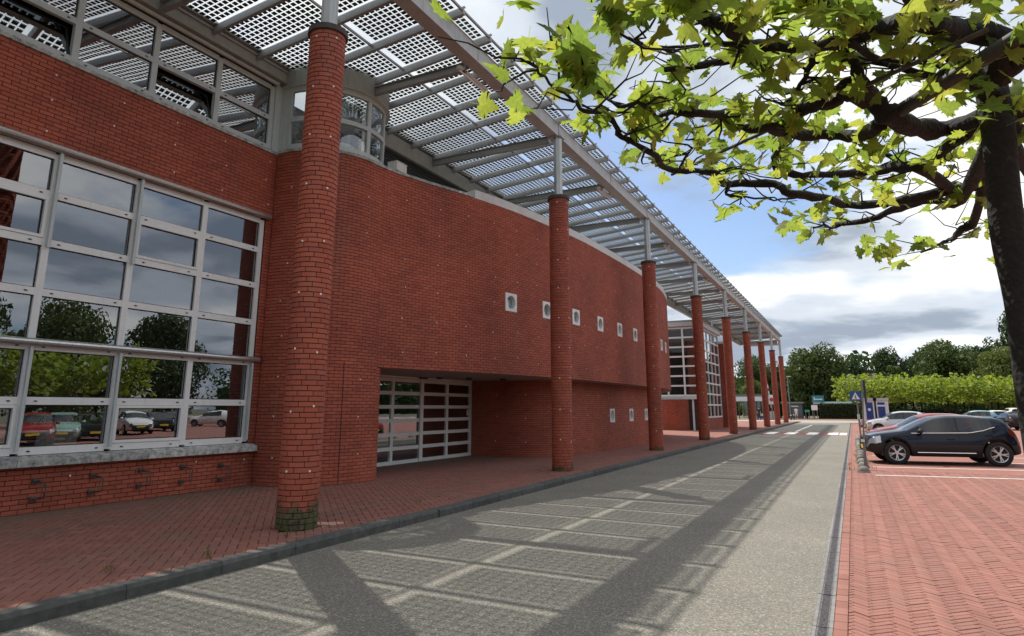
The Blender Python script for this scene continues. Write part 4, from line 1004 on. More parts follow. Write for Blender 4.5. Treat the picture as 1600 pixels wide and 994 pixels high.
def board(name, label, cat, px, Y, mat, legs=True, d=.06, frame=None):
    x0, x1, z0, z1 = rect(*px, Y); t = thing(name, label, cat, ((x0 + x1) / 2, Y, 0.06)); pbox('panel', x0, x1, Y, Y + d, z0, z1, mat, t)
    if legs:
        for x in (x0 + .12, x1 - .12): m = MB(); m.tube([(x, Y + d + .05, 0.0), (x, Y + d + .05, z1 - .05)], .045, 8); obj('post', m, M['pole_grey'], t)
    return t, (x0, x1, z0, z1)
t, q = board('billboard', 'teal sign board with pale lettering on two posts beside the hedge', 'sign', (1269, 618, 1287, 628), 113.5, 'teal')
def text(s, loc, rot, size, mat, parent, name='lettering', ext=0.004):
    cu = bpy.data.curves.new(name, 'FONT'); cu.body = s; cu.size = size; cu.extrude = ext; cu.align_x = 'CENTER'; cu.align_y = 'CENTER'; cu.materials.append(mat)
    o = bpy.data.objects.new(name, cu); dg = bpy.context.evaluated_depsgraph_get(); COL.objects.link(o); dg.update()
    me = bpy.data.meshes.new_from_object(o.evaluated_get(dg)); bpy.data.objects.remove(o); o = link(name, me, parent); o.matrix_basis = Matrix.Translation(loc) @ rot; return o
RXF = Matrix.Rotation(math.pi / 2, 4, 'X')          # faces -Y
m = MB()
for i, (a, b) in enumerate(((0.15, 0.24), (0.27, 0.45), (0.48, 0.62), (0.64, 0.86))):
    w_ = q[1] - q[0]; h_ = q[3] - q[2]; m.box(q[0] + w_ * a, q[0] + w_ * b, 113.47, 113.497, q[2] + h_ * (.30 if i else .25), q[2] + h_ * (.48 if i else .7))
obj('pale_marks', m, M['white_paint'], t)
board('banner', 'long pale blue banner strip above the dark hedge', 'banner', (1270, 627.5, 1331, 631.5), 113.8, 'banner_pale')
board('notice_board', 'small white notice board beside the end of the hedge', 'notice board', (1268, 633, 1277, 641), 110.5, 'white_paint')
board('direction_sign', 'small bright green direction sign near the dark shed', 'sign', (1257.5, 640.5, 1265, 644), 110.8, 'green_sign')
# houses behind
def house(px, Y, label, depth=8, ridge=2.6):
    x0, x1, _, zt = rect(*px, Y); t = thing('house', label, 'house', ((x0 + x1) / 2, Y + depth / 2, 0.0)); pbox('wall', x0, x1, Y, Y + depth, 0, zt, 'house_white', t)
    m = MB(); ym = Y + depth / 2; m.add([(x0 - .4, Y - .5, zt - .1), (x1 + .4, Y - .5, zt - .1), (x1 + .4, ym, zt + ridge), (x0 - .4, ym, zt + ridge), (x0 - .4, Y + depth + .5, zt - .1), (x1 + .4, Y + depth + .5, zt - .1)], [(0, 1, 2, 3), (3, 2, 5, 4), (0, 3, 4), (1, 5, 2)]); r_ = obj('roof', m, M['roof_tile'], t)
    pbox('chimney', x1 - 1.6, x1 - .8, ym - .4, ym + .4, zt + ridge - .8, zt + ridge + 1.1, 'roof_tile', r_)
    for k in range(2):
        xx = x0 + (x1 - x0) * (.25 + .4 * k); w = pbox('window', xx, xx + 1.0, Y - .04, Y - .001, 1.0, 2.2, 'window_white', t); pbox('pane', xx + .1, xx + .9, Y - .06, Y - .041, 1.1, 2.1, 'window_glass', w)
    return t
house((1298, 610, 1322, 650), 128, 'white walled house with brown roof between the trees behind the banner', 8, 1.5)
house((1338, 601, 1366, 650), 142, 'white house with a brown tiled roof and chimney above the yellow green trees', 8, 2.2)
# kiosk shelter on the plaza
x0, x1, z0, z1 = rect(1150, 616, 1196, 624, 104)
t = thing('shelter', 'grey flat roofed shelter on the plaza behind the far columns', 'shelter', ((x0 + x1) / 2, 106, 0.06)); pbox('roof', x0, x1, 104, 108, z1 - .35, z1, 'shed_grey', t); pbox('fascia', x0, x1, 103.9, 103.99, z1 - 1.0, z1 - .34, 'cabin_grey', t)
for x in np.linspace(x0 + .2, x1 - .2, 4): m = MB(); m.tube([(x, 105, 0), (x, 105, z1 - .36)], .07, 8); obj('post', m, M['dark_steel'], t)
pbox('glass_wall', x0 + .3, x1 - .3, 107.6, 107.65, .2, z1 - .5, 'clear_glass', t)
# level crossing barrier: striped pole raised, warning panel
x0, x1, z0, z1 = rect(1202.5, 596, 1206, 645, 108); xm = (x0 + x1) / 2
t = thing('crossing_barrier', 'raised red and white striped level crossing barrier between the last columns', 'barrier', (xm, 108, .06)); nseg = 9
for k in range(nseg):
    a = 1.2 + (z1 - 1.2) * k / nseg; b = 1.2 + (z1 - 1.2) * (k + 1) / nseg; m = MB(); m.beam((xm - .35 * (k / nseg), 108, a), (xm - .35 * ((k + 1) / nseg), 108, b), .16, .10); obj('stripe', m, M['white_paint'] if k % 2 else M['signal_red'], t)
pbox('housing', xm - .3, xm + .3, 107.7, 108.3, .06, 1.2, 'cabin_grey', t)
x0, x1, z0, z1 = rect(1201, 617, 1210, 632, 107.6); pn_ = pbox('warning_panel', x0, x1, 107.6, 107.66, z0, z1, 'white_paint', t); m = MB(); m.lathe([(0.0001, 0.0), (.28, 0.0)], ((x0 + x1) / 2, 107.58, (z0 + z1) / 2), 16, ax='y'); obj('lamp_disc', m, M['signal_red'], pn_)
pbox('panel_post', (x0 + x1) / 2 - .05, (x0 + x1) / 2 + .05, 107.67, 107.75, .06, z0 + .1, 'pole_grey', t)
# street lamp behind the last column
p = onz(1236, 656); t = thing('street_lamp', 'slim grey street lamp with a flat head beside the last column', 'street lamp', (p[0], p[1], 0.0)); zt = ony(1233, 589, p[1])[2]
m = MB(); m.tube([(p[0], p[1], 0), (p[0], p[1], zt)], [.09, .06], 10); obj('pole', m, M['pole_grey'], t); pbox('lamp_head', p[0] - .1, p[0] + .5, p[1] - .14, p[1] + .14, zt, zt + .12, 'cabin_grey', t)
# bollards on the plaza edge
for k, u in enumerate((1236.5, 1241)):
    p = onz(u, 657.5 - k); t = thing('bollard', 'short black bollard on the corner of the plaza', 'bollard', (p[0], p[1], 0.06), 0, 'black bollards at the plaza corner'); m = MB(); m.lathe([(.09, 0), (.09, .8), (.07, .88), (.0001, .9)], n=12); obj('shaft', m, M['dark_steel'], t, local=True); m = MB(); m.lathe([(.095, .62), (.095, .72)], n=12); obj('band', m, M['white_paint'], t, local=True)
# litter container
p = onz(1193.5, 655.5); t = thing('container', 'low white and blue container on the plaza beside a far column', 'container', (p[0], p[1], 0.12)); pbox('tub', p[0] - .5, p[0] + .5, p[1] - .3, p[1] + .3, .12, .5, 'sign_blue', t); pbox('lid', p[0] - .52, p[0] + .52, p[1] - .32, p[1] + .32, .501, .85, 'white_paint', t)
# bicycles under the shelter
def bicycle(loc, rz_, label):
    t = thing('bicycle', label, 'bicycle', loc, rz_, 'bicycles parked by the plaza shelter')
    for x in (-.53, .53):
        m = MB(); m.tube([(x + .33 * math.cos(a), 0, .34 + .33 * math.sin(a)) for a in np.linspace(0, 2 * math.pi, 17)], .022, 5, False); w = obj('wheel', m, M['black_rubber'], t, local=True)
        m = MB()
        for a in np.linspace(0, math.pi, 6)[:-1]: m.tube([(x - .32 * math.cos(a), 0, .34 - .32 * math.sin(a)), (x + .32 * math.cos(a), 0, .34 + .32 * math.sin(a))], .004, 3)
        obj('spokes', m, M['steel_tube'], w, local=True)
    m = MB()
    for a, b in (((-.53, .34), (-.15, .85)), ((-.53, .34), (-.02, .30)), ((-.02, .30), (-.18, .92)), ((-.02, .30), (.38, .85)), ((-.16, .80), (.38, .88)), ((.53, .34), (.36, 1.0))): m.tube([(a[0], 0, a[1]), (b[0], 0, b[1])], .02, 6)
    obj('frame', m, M['white_paint'], t, local=True); m = MB(); m.tube([(.30, -.28, 1.03), (.36, 0, 1.0), (.30, .28, 1.03)], .015, 6); obj('handlebar', m, M['steel_tube'], t, local=True); m = MB(); m.lathe([(.0001, .97), (.11, .96), (.09, .92), (.0001, .91)], (-.19, 0, 0), 10); obj('saddle', m, M['black_rubber'], t, local=True)
p = onz(1163, 652); bicycle((p[0], p[1] + 3, .12), .3, 'pale bicycle parked nearest the far column under the shelter'); p = onz(1169.5, 652); bicycle((p[0], p[1] + 4, .12), -.5, 'pale bicycle parked second along under the shelter')
# people
plain('skin', (0.45, 0.27, 0.19), 0.6); plain('hair_dark', (0.02, 0.015, 0.012), 0.7); plain('cloth_black', (0.014, 0.014, 0.016), 0.9); plain('cloth_white', (0.72, 0.72, 0.72), 0.9)
def person(loc, rz_, label, shirt, trousers, hgt=1.74, shorts=False):
    t = thing('person', label, 'person', loc, rz_)
    V = [(0, 0, .94), (0, 0, 1.12), (0, 0, 1.32), (0, 0, 1.46), (0, 0, 1.53), (0, .01, 1.63), (0, .015, 1.72)]; Rr = [(.155, .11), (.14, .10), (.175, .11), (.10, .08), (.055, .055), (.085, .10), (.06, .07)]; E_ = [(i, i + 1) for i in range(6)]
    for s_ in (-1, 1):
        b = len(V); V += [(.18 * s_, 0, 1.40), (.25 * s_, .02, 1.16), (.24 * s_, .08, .93), (.235 * s_, .11, .84)]; Rr += [(.06, .06), (.045, .045), (.035, .035), (.035, .02)]; E_ += [(3, b), (b, b + 1), (b + 1, b + 2), (b + 2, b + 3)]
        b = len(V); V += [(.10 * s_, 0, .86), (.11 * s_, .03 * s_, .48), (.12 * s_, .05 * s_, .08), (.13 * s_, .05 * s_ + .14, .04)]; Rr += [(.09, .09), (.06, .06), (.042, .042), (.04, .03)]; E_ += [(0, b), (b, b + 1), (b + 1, b + 2), (b + 2, b + 3)]
    me = bpy.data.meshes.new('body'); me.from_pydata(V, E_, []); o = link('body', me, t, True); o.scale = (hgt / 1.78,) * 3
    for m_ in (M['skin'], shirt, trousers): me.materials.append(m_)
    bm = bmesh.new(); bm.from_mesh(me); lay = bm.verts.layers.skin.verify(); bm.verts.ensure_lookup_table()
    for i, v in enumerate(bm.verts): v[lay].radius = Rr[i]; v[lay].use_root = i == 0
    bm.to_mesh(me); bm.free(); o.modifiers.new('skin', 'SKIN').use_smooth_shade = True; sd = o.modifiers.new('sub', 'SUBSURF'); sd.levels = sd.render_levels = 1
    dg = bpy.context.evaluated_depsgraph_get(); dg.update(); nm_ = bpy.data.meshes.new_from_object(o.evaluated_get(dg)); o.modifiers.clear(); o.data = nm_; nm_.materials.clear()
    for m_ in (M['skin'], shirt, trousers): nm_.materials.append(m_)
    for p_ in nm_.polygons:
        z = p_.center.z; x = abs(p_.center.x); p_.material_index = 1 if .95 < z < 1.47 and not (x > .2 and z < 1.15) else 2 if (z <= .95 and x < .2 and (not shorts or z > .5)) else 0
    h = MB(); h.lathe([(.0001, 1.775), (.06, 1.76), (.095, 1.70), (.10, 1.64), (.085, 1.60)], (0, -.012, 0), 12); o2 = obj('hair', h, M['hair_dark'], t, smooth=True, local=True); o2.scale = o.scale
    return t
p = onz(1187, 658.3); person((p[0], p[1], .12), 2.6, 'person in black clothes walking across the plaza between the columns', M['cloth_black'], M['cloth_black'])
person((ony(1245, 652, 111.6)[0], 111.6, .06), 3.0, 'person in white shirt and shorts standing in front of the dark shed', M['cloth_white'], M['cloth_white'], 1.78, True)
# toilet cabins
for k, (u0, u1) in enumerate(((1350, 1368), (1368.6, 1387))):
    Y = 57; x0, x1, _, zt = rect(u0, 622, u1, 660, Y); t = thing('toilet_cabin', ['portable toilet cabin with blue door and round white emblem', 'portable toilet cabin with blue door and white lettering strip'][k], 'toilet cabin', ((x0 + x1) / 2, Y + .5, 0.0))
    pbox('shell', x0 + .01, x1 - .01, Y + .02, Y + 1.1, 0.0, zt - .2, 'white_paint', t); pbox('roof', x0 - .04, x1 + .04, Y - .04, Y + 1.16, zt - .199, zt, 'cabin_grey', t); w_ = x1 - x0
    d = pbox('door', x0 + .24 * w_, x1 - .26 * w_, Y - .02, Y + .019, .15, zt - .32, 'door_blue', t)
    if k == 0: m = MB(); m.lathe([(0.0001, 0), (.11, 0)], ((x0 + x1) / 2 - .02, Y - .026, zt - .85), 16, ax='y'); obj('emblem', m, M['white_paint'], d)
    else: pbox('lettering_strip', x0 + .2 * w_, x1 - .22 * w_, Y - .03, Y - .021, zt - .62, zt - .50, 'white_paint', d)
    for xx in (x0 + .05 * w_, x1 - .12 * w_): pbox('corner_rib', xx, xx + .06, Y - .01, Y + .019, .05, zt - .21, 'white_paint', t)

# ================================================================== signs and stones along the parking edge
p = onz(1346, 690); t = thing('crossing_sign', 'blue square pedestrian crossing sign on a leaning grey pole', 'road sign', (p[0], p[1], 0.0)); zt = ony(1337, 611, p[1])[2]
ptop = ony(1337.5, 613, p[1]); m = MB(); m.tube([(p[0], p[1], 0), (ptop[0], p[1], ptop[2])], .04, 10); obj('pole', m, M['pole_grey'], t)
a, b = ony(1328.5, 626.5, p[1] - .06), ony(1345, 611.5, p[1] - .06); sp_ = pbox('sign_plate', a[0], b[0], p[1] - .075, p[1] - .055, a[2], b[2], 'sign_blue', t)
cx_, cz_, h_ = (a[0] + b[0]) / 2, (a[2] + b[2]) / 2, (b[2] - a[2])
m = MB(); m.add([(cx_ - .4 * h_, p[1] - .078, cz_ - .33 * h_), (cx_ + .4 * h_, p[1] - .078, cz_ - .33 * h_), (cx_, p[1] - .078, cz_ + .40 * h_)], [(0, 1, 2)]); obj('white_triangle', m, M['white_paint'], sp_)
m = MB(); yy = p[1] - .081; S_ = h_
for pts, r_ in (([(cx_ + .0, yy, cz_ + .02 * S_), (cx_ - .01 * S_, yy, cz_ - .10 * S_)], .035 * S_), ([(cx_ - .01 * S_, yy, cz_ - .1 * S_), (cx_ - .09 * S_, yy, cz_ - .27 * S_)], .022 * S_), ([(cx_ - .01 * S_, yy, cz_ - .1 * S_), (cx_ + .07 * S_, yy, cz_ - .27 * S_)], .022 * S_), ([(cx_, yy, cz_ - .0), (cx_ - .08 * S_, yy, cz_ - .08 * S_)], .018 * S_)): m.tube(pts, r_, 6)
m.lathe([(.0001, 0), (.035 * S_, 0)], (cx_ + .005 * S_, yy, cz_ + .09 * S_), 10, ax='y'); obj('walking_figure', m, M['gasket'], sp_)
m = MB(); mid = p[0] * .55 + ptop[0] * .45; m.tube([(mid, p[1] - .05, 1.1), (mid, p[1] - .05, 1.35)], .06, 8); obj('clamp', m, M['cabin_grey'], t)
p = onz(1351.5, 734); t = thing('barrier_post', 'tall thin steel post standing among the rounded stones at the bay edge', 'post', (p[0], p[1], 0.0)); q = ony(1347.5, 593, p[1])
m = MB(); m.tube([(p[0], p[1], 0), (q[0] - .012, p[1], q[2])], .022, 8); obj('slim_tube', m, M['pole_grey'], t); m = MB(); m.tube([(p[0] + .05, p[1] + .02, 0), (p[0] + .04, p[1] + .02, .78)], .032, 8); obj('short_tube', m, M['pole_grey'], t)
m = MB(); m.tube([(q[0] + .03, p[1] + .03, 1.75), (q[0] + .03, p[1] + .03, q[2] - .02)], .03, 8); obj('upper_sleeve', m, M['dark_steel'], t); m = MB(); m.box(p[0] - .02, p[0] + .07, p[1] - .03, p[1] + .05, .74, .80); obj('bracket', m, M['white_paint'], t)
dome = MB(); dome.lathe([(.14, 0), (.145, .03), (.135, .08), (.105, .125), (.06, .155), (.0001, .165)], n=16)
dm_ = mesh_of('stone', dome, M['stone_dome'], smooth=True); ftm = MB(); ftm.lathe([(.16, 0), (.16, .025), (.14, .03)], n=16); fm_ = mesh_of('foot', ftm, M['stone_dome'])
ys = [20.2, 21.75, 23.2, 24.7, 26.2, 27.7, 29.2, 30.7, 32.2, 33.7, 35.2, 36.7, 39.6, 41.1, 42.6]
for k, y in enumerate(ys):
    t = thing('edge_stone', 'low rounded concrete stone in the row edging the parking bays' if k else 'low rounded concrete stone at the open end of the row by the steel post', 'edging stone', (0.10 + RNG.normal(0, .01), y, 0.0), RNG.random() * 3, 'rounded stones edging the bays'); link('stone', dm_, t, True); link('foot', fm_, t, True)
# weeds in the joints
def tufts(name, spots, mat, h, parent=None):
    ms = []
    for x, y, z, r_, n_ in spots:
        for _ in range(n_):
            a = RNG.random() * 6.28; l = h * (.5 + RNG.random()); tilt = RNG.uniform(.2, 1.1); rr_ = r_ * math.sqrt(RNG.random()); b = RNG.random() * 6.28
            d = np.array([math.cos(a) * math.sin(tilt), math.sin(a) * math.sin(tilt), math.cos(tilt)]); s_ = np.array([-math.sin(a), math.cos(a), 0]); ms.append(frame4((x + rr_ * math.cos(b), y + rr_ * math.sin(b), z), s_, np.cross(d, s_), d, .35 * l, 1, l))
    o = bulk(name, [(-.12, 0, 0), (.12, 0, 0), (.2, .05, .45), (0, .1, 1), (-.2, .05, .45)], [(0, 1, 2, 4), (4, 2, 3)], ms, mat, parent); return o
sp_ = [(0.1 + RNG.normal(0, .12), RNG.uniform(19.8, 34), 0.0, .10, 14) for _ in range(34)] + [(KX - .2 - RNG.random() * .5, y, .12, .05, 9) for y in (5.05, 4.2, 6.25, 9.3)] + [(COLX + .3 * math.cos(a), COLY0 + .3 * math.sin(a), .12, .03, 6) for a in (-1.6, -1.2, -.2)] + [(-8.0 + RNG.normal(0, .1), 7.2, .12, .05, 6)]
w = tufts('weeds', sp_, M['weed'], .05); tag(w, 'small green weeds in the paving joints and along the edging stones', 'weeds')

# ================================================================== background trees
def crown_pts(n, lobes):
    P, Nn = [], []; tot = sum(l[3] ** 2 for l in lobes)
    for (x, y, z, r_, sq) in lobes:
        k = int(n * r_ * r_ / tot); d = RNG.normal(size=(k, 3)); d /= np.linalg.norm(d, axis=1)[:, None]; rad = r_ * (0.62 + 0.46 * RNG.random(k) ** 0.7); P.append(np.array([x, y, z]) + d * rad[:, None] * np.array([1, 1, sq])); Nn.append(d)
    return np.concatenate(P), np.concatenate(Nn)
def tree_meshes(style, mat, n=9500):
    """unit tree: height 1, crown width about 0.8"""
    lobes = []
    if style == 'round':
        for _ in range(30):
            a = RNG.random() * 6.28; h = RNG.random(); w = 0.30 * math.sin(math.pi * (0.18 + 0.74 * h)) ** .7; lobes.append((w * math.cos(a) * RNG.uniform(.5, 1), w * math.sin(a) * RNG.uniform(.5, 1), 0.17 + 0.68 * h, RNG.uniform(.12, .19), .85))
    elif style == 'broad':
        for _ in range(34):
            a = RNG.random() * 6.28; h = RNG.random(); w = 0.42 * math.sqrt(max(.05, 1 - (h - .35) ** 2 * 1.9)); lobes.append((w * math.cos(a) * RNG.uniform(.3, 1), w * math.sin(a) * RNG.uniform(.3, 1), 0.14 + 0.72 * h, RNG.uniform(.12, .20), .75))
    else:
        for _ in range(20):
            a = RNG.random() * 6.28; h = RNG.random(); w = 0.26 * (1 - h) + .03; lobes.append((w * math.cos(a), w * math.sin(a), 0.06 + 0.85 * h, .06 + .12 * (1 - h), .9))
    o = leaf_blob('crown', crown_pts(n, lobes), M[mat], None, 0.034); me = o.data; bpy.data.objects.remove(o)
    tr = MB(); tr.tube([(0, 0, -.01), (0.01, 0, .2), (-.005, .01, .45), (0, 0, .75)], [.024, .019, .013, .004], 8)
    for k in range(9):
        a = k * 2.4; z = .25 + .05 * k; tr.tube([(0, 0, z), (.12 * math.cos(a), .12 * math.sin(a), z + .1), (.24 * math.cos(a), .24 * math.sin(a), z + .17)], [.010, .007, .003], 5)
    return me, mesh_of('trunk', tr, M['bark'], smooth=True)
TM = {('round', 'dark_foliage'): None, ('round', 'mid_foliage'): None, ('broad', 'dark_foliage'): None, ('broad', 'mid_foliage'): None, ('broad', 'light_foliage'): None, ('round', 'light_foliage'): None, ('cone', 'mid_foliage'): None, ('cone', 'dark_foliage'): None}
for k in TM: TM[k] = tree_meshes(*k)
def tree(u, vtop, wpx, Y, style, mat, label, squash=1.0, x=None, h=None, group='trees beyond the junction and parking'):
    if x is None: q = ony(u, vtop, Y); x, h = q[0], q[2]
    d = proj((x, Y, 2.0))[2]
    wid = wpx / F * d if wpx else h * .8 * squash
    t = thing('tree', label, 'tree', (x, Y, -.05), RNG.random() * 6.28, group); c, tr = TM[(style, mat)]
    kx = wid / 0.86 if style != 'cone' else wid / .62
    o = link('crown', c, t, True); o.scale = (kx, kx, h); o['kind'] = 'stuff'; o2 = link('trunk', tr, t, True); o2.scale = (h, h, h); return t
tree(1270, 524, 108, 121, 'round', 'mid_foliage', 'large full round tree behind the dark shed at the junction')
tree(1252, 560, 60, 124, 'broad', 'dark_foliage', 'dark tree filling the gap left of the large round tree')
tree(1318, 552, 74, 146, 'broad', 'dark_foliage', 'dark broad tree behind the white house')
tree(1345, 578, 34, 126, 'cone', 'mid_foliage', 'small pointed tree beside the brown roofed house')
tree(1292, 596, 40, 124, 'broad', 'light_foliage', 'low pale bush like tree beside the white house')
tree(1384, 540, 62, 150, 'round', 'dark_foliage', 'dark tree behind the portable toilet cabins')
tree(1396, 562, 62, 128, 'cone', 'mid_foliage', 'mid green pointed tree behind the toilet cabins')
tree(1437, 542, 66, 152, 'broad', 'dark_foliage', 'dark tree in the gap between two lighter trees')
tree(1475, 527, 98, 132, 'broad', 'mid_foliage', 'broad mid green tree with knobbly outline above the pleached planes')
tree(1532, 524, 76, 150, 'broad', 'dark_foliage', 'dark broad tree beside the tallest tree')
tree(1562, 540, 86, 118, 'broad', 'light_foliage', 'pale green feathery tree next to the tallest dark tree')
tree(1590, 482, 92, 138, 'round', 'dark_foliage', 'tallest dark tree standing behind the near trunk')
tree(1650, 500, 110, 130, 'broad', 'dark_foliage', 'dark tree at the end of the row beyond the parking')
tree(1178, 552, 70, 132, 'broad', 'mid_foliage', 'mid green tree seen between the far brick columns')
tree(1212, 562, 60, 128, 'broad', 'dark_foliage', 'dark tree seen behind the last two columns')
tree(1175, 588, 44, 118, 'round', 'light_foliage', 'small pale tree above the plaza shelter')
tree(1060, 560, 90, 140, 'broad', 'mid_foliage', 'tree behind the glazed wing')
for k, (x, y, h, st, mt, lb) in enumerate([(30, 6, 13, 'cone', 'dark_foliage', 'dark pointed conifer reflected in the gridded window, tallest of its trio'), (33, 10, 12, 'cone', 'dark_foliage', 'dark pointed conifer reflected in the gridded window, middle of its trio'), (31, 15, 11, 'cone', 'dark_foliage', 'dark pointed conifer reflected in the gridded window, shortest of its trio'),
        (36, 24, 11, 'broad', 'dark_foliage', 'dark broad tree across the parking lot'), (40, 34, 12, 'broad', 'mid_foliage', 'mid green tree across the parking lot beyond the conifers'), (38, -4, 11, 'broad', 'dark_foliage', 'dark broad tree across the parking lot before the conifers'), (42, 45, 12, 'round', 'dark_foliage', 'round dark tree at the far side of the parking lot')]):
    tree(0, 0, 0, y, st, mt, lb, .9, x, h, 'trees across the parking lot')
# far wood behind everything
n = 26000; P = np.stack([RNG.uniform(-150, 190, n), RNG.uniform(165, 185, n), np.zeros(n)], 1); top = 11 + 3 * np.sin(P[:, 0] * .11) + 2.5 * np.sin(P[:, 0] * .37 + 1); P[:, 2] = top * RNG.random(n) ** .55
Nn = np.tile([0, -.7, .5], (n, 1)); o = leaf_blob('far_wood', (P, Nn), M['dark_foliage'], None, 1.15); tag(o, 'dark mass of woodland along the horizon', 'wood'); o['kind'] = 'stuff'
hb = MB(); hb.box(-150, 190, 172, 184, -.1, 9); hb_ = obj('wood_core', hb, M['dark_foliage'], o)
# flat clipped plane trees in rows (roof planes)
def flat_crown(n, wx, z0, z1):
    P = np.stack([RNG.uniform(-wx, wx, n), RNG.uniform(-wx, wx, n), RNG.uniform(z0, z1, n)], 1); P[:, 2] += (.40 * np.sin(P[:, 0] * 2.6 + P[:, 1] * 1.7) + .25 * np.sin(P[:, 1] * 4.1 - P[:, 0])) * (P[:, 2] - z0) / (z1 - z0); k = (np.abs(P[:, 0]) / wx) ** 4 + (np.abs(P[:, 1]) / wx) ** 4 < 1 + .4 * (RNG.random(n) - .5); P = P[k]; Nn = RNG.normal(0, .4, P.shape); Nn[:, 2] += 1; return P, Nn
PLT = []
for k in range(3):
    o = leaf_blob('crown', flat_crown(1150, 2.6, 2.3, 4.6), M['pleached_leaf'], None, 0.42); PLT.append(o.data); bpy.data.objects.remove(o)
ptr = MB(); ptr.tube([(0, 0, -.05), (.02, 0, 1.2), (0, .02, 2.4), (0, 0, 3.0)], [.13, .10, .085, .03], 8)
for k in range(8):
    a = k * .785 + .2; ptr.tube([(0, 0, 2.1 + .05 * k), (1.1 * math.cos(a), 1.1 * math.sin(a), 2.7), (2.3 * math.cos(a), 2.3 * math.sin(a), 2.9)], [.06, .04, .015], 6)
ptm = mesh_of('trunk', ptr, M['bark'], smooth=True)
def pleached(x, y, s_=1.0, label='flat clipped yellow green plane tree in the rows beyond the parked cars', group='clipped plane trees beyond the parked cars'):
    t = thing('plane_tree', label, 'tree', (x, y, 0), RNG.random() * 6.28, group); o = link('crown', PLT[RNG.integers(0, 3)], t, True); o['kind'] = 'stuff'; o.scale = (s_, s_, s_ * RNG.uniform(.95, 1.08)); link('trunk', ptm, t, True).scale = (s_,) * 3
for row, dpt in enumerate((74, 80, 87)):
    for u in np.arange(1345 + 12 * row, 1680, 66):
        r_ = ray(u, 600); q = EYEP + r_ / (r_ @ FW) * dpt; pleached(q[0], q[1] + RNG.normal(0, .4), 1.04)
for k in range(6): pleached(17.5 + RNG.normal(0, .3), -3 + 5.4 * k, 1.0, 'flat clipped plane tree in the row reflected in the gridded window', 'clipped plane trees mirrored in the window')
x0, x1 = ony(1395, 640, 92)[0], ony(1720, 640, 92)[0]; n = 7000
P = np.stack([RNG.uniform(x0, x1, n), 92 + RNG.normal(0, .15, n), RNG.uniform(0, 1.5, n)], 1); Nn = np.tile([0, -1., .3], (n, 1))
t = thing('hedge', 'low dark hedge behind the trunks of the clipped plane trees', 'hedge', ((x0 + x1) / 2, 92, 0)); leaf_blob('foliage', (P, Nn), M['hedge_foliage'], t, .28); pbox('twig_core', x0, x1, 92.2, 92.9, 0, 1.4, 'ground_soil', t)

# ================================================================== the near plane tree
TX, TY = 0.70, 3.60
PT = thing('plane_tree', 'near plane tree with dark trunk and spreading flat branches of large backlit leaves', 'tree', (TX - .04, TY, 0))
tp = [ony(1545, 110, TY), ony(1573, 330, TY), ony(1599, 500, TY), ony(1622, 637, TY)]; low_ = tp[3] + (tp[3] - tp[2]) / (tp[3][2] - tp[2][2]) * (-.05 - tp[3][2])
TX = float(tp[0][0]) - .03
m = MB(); tl_ = [low_, low_ * .9 + tp[3] * .1, tp[3] * .6 + low_ * .4, tp[3], tp[2], tp[1], tp[0]]; tf_, tr_ = [], []
for i in range(len(tl_) - 1):
    for j in range(6):
        q = tl_[i] * (1 - j / 6) + tl_[i + 1] * (j / 6); rr0 = [.12, .085, .075, .071, .069, .068, .066]; tf_.append(q + np.array([.006 * math.sin(7 * q[2]), .006 * math.cos(5 * q[2]), 0])); tr_.append((rr0[i] * (1 - j / 6) + rr0[i + 1] * j / 6) * (1 + .03 * math.sin(11 * q[2])))
tf_.append(tl_[-1]); tr_.append(.064); m.tube(tf_, tr_, 20); trunk = obj('trunk', m, M['bark'], PT, smooth=True)
def wob(z, k): return z + .05 * math.sin(k * 1.7)
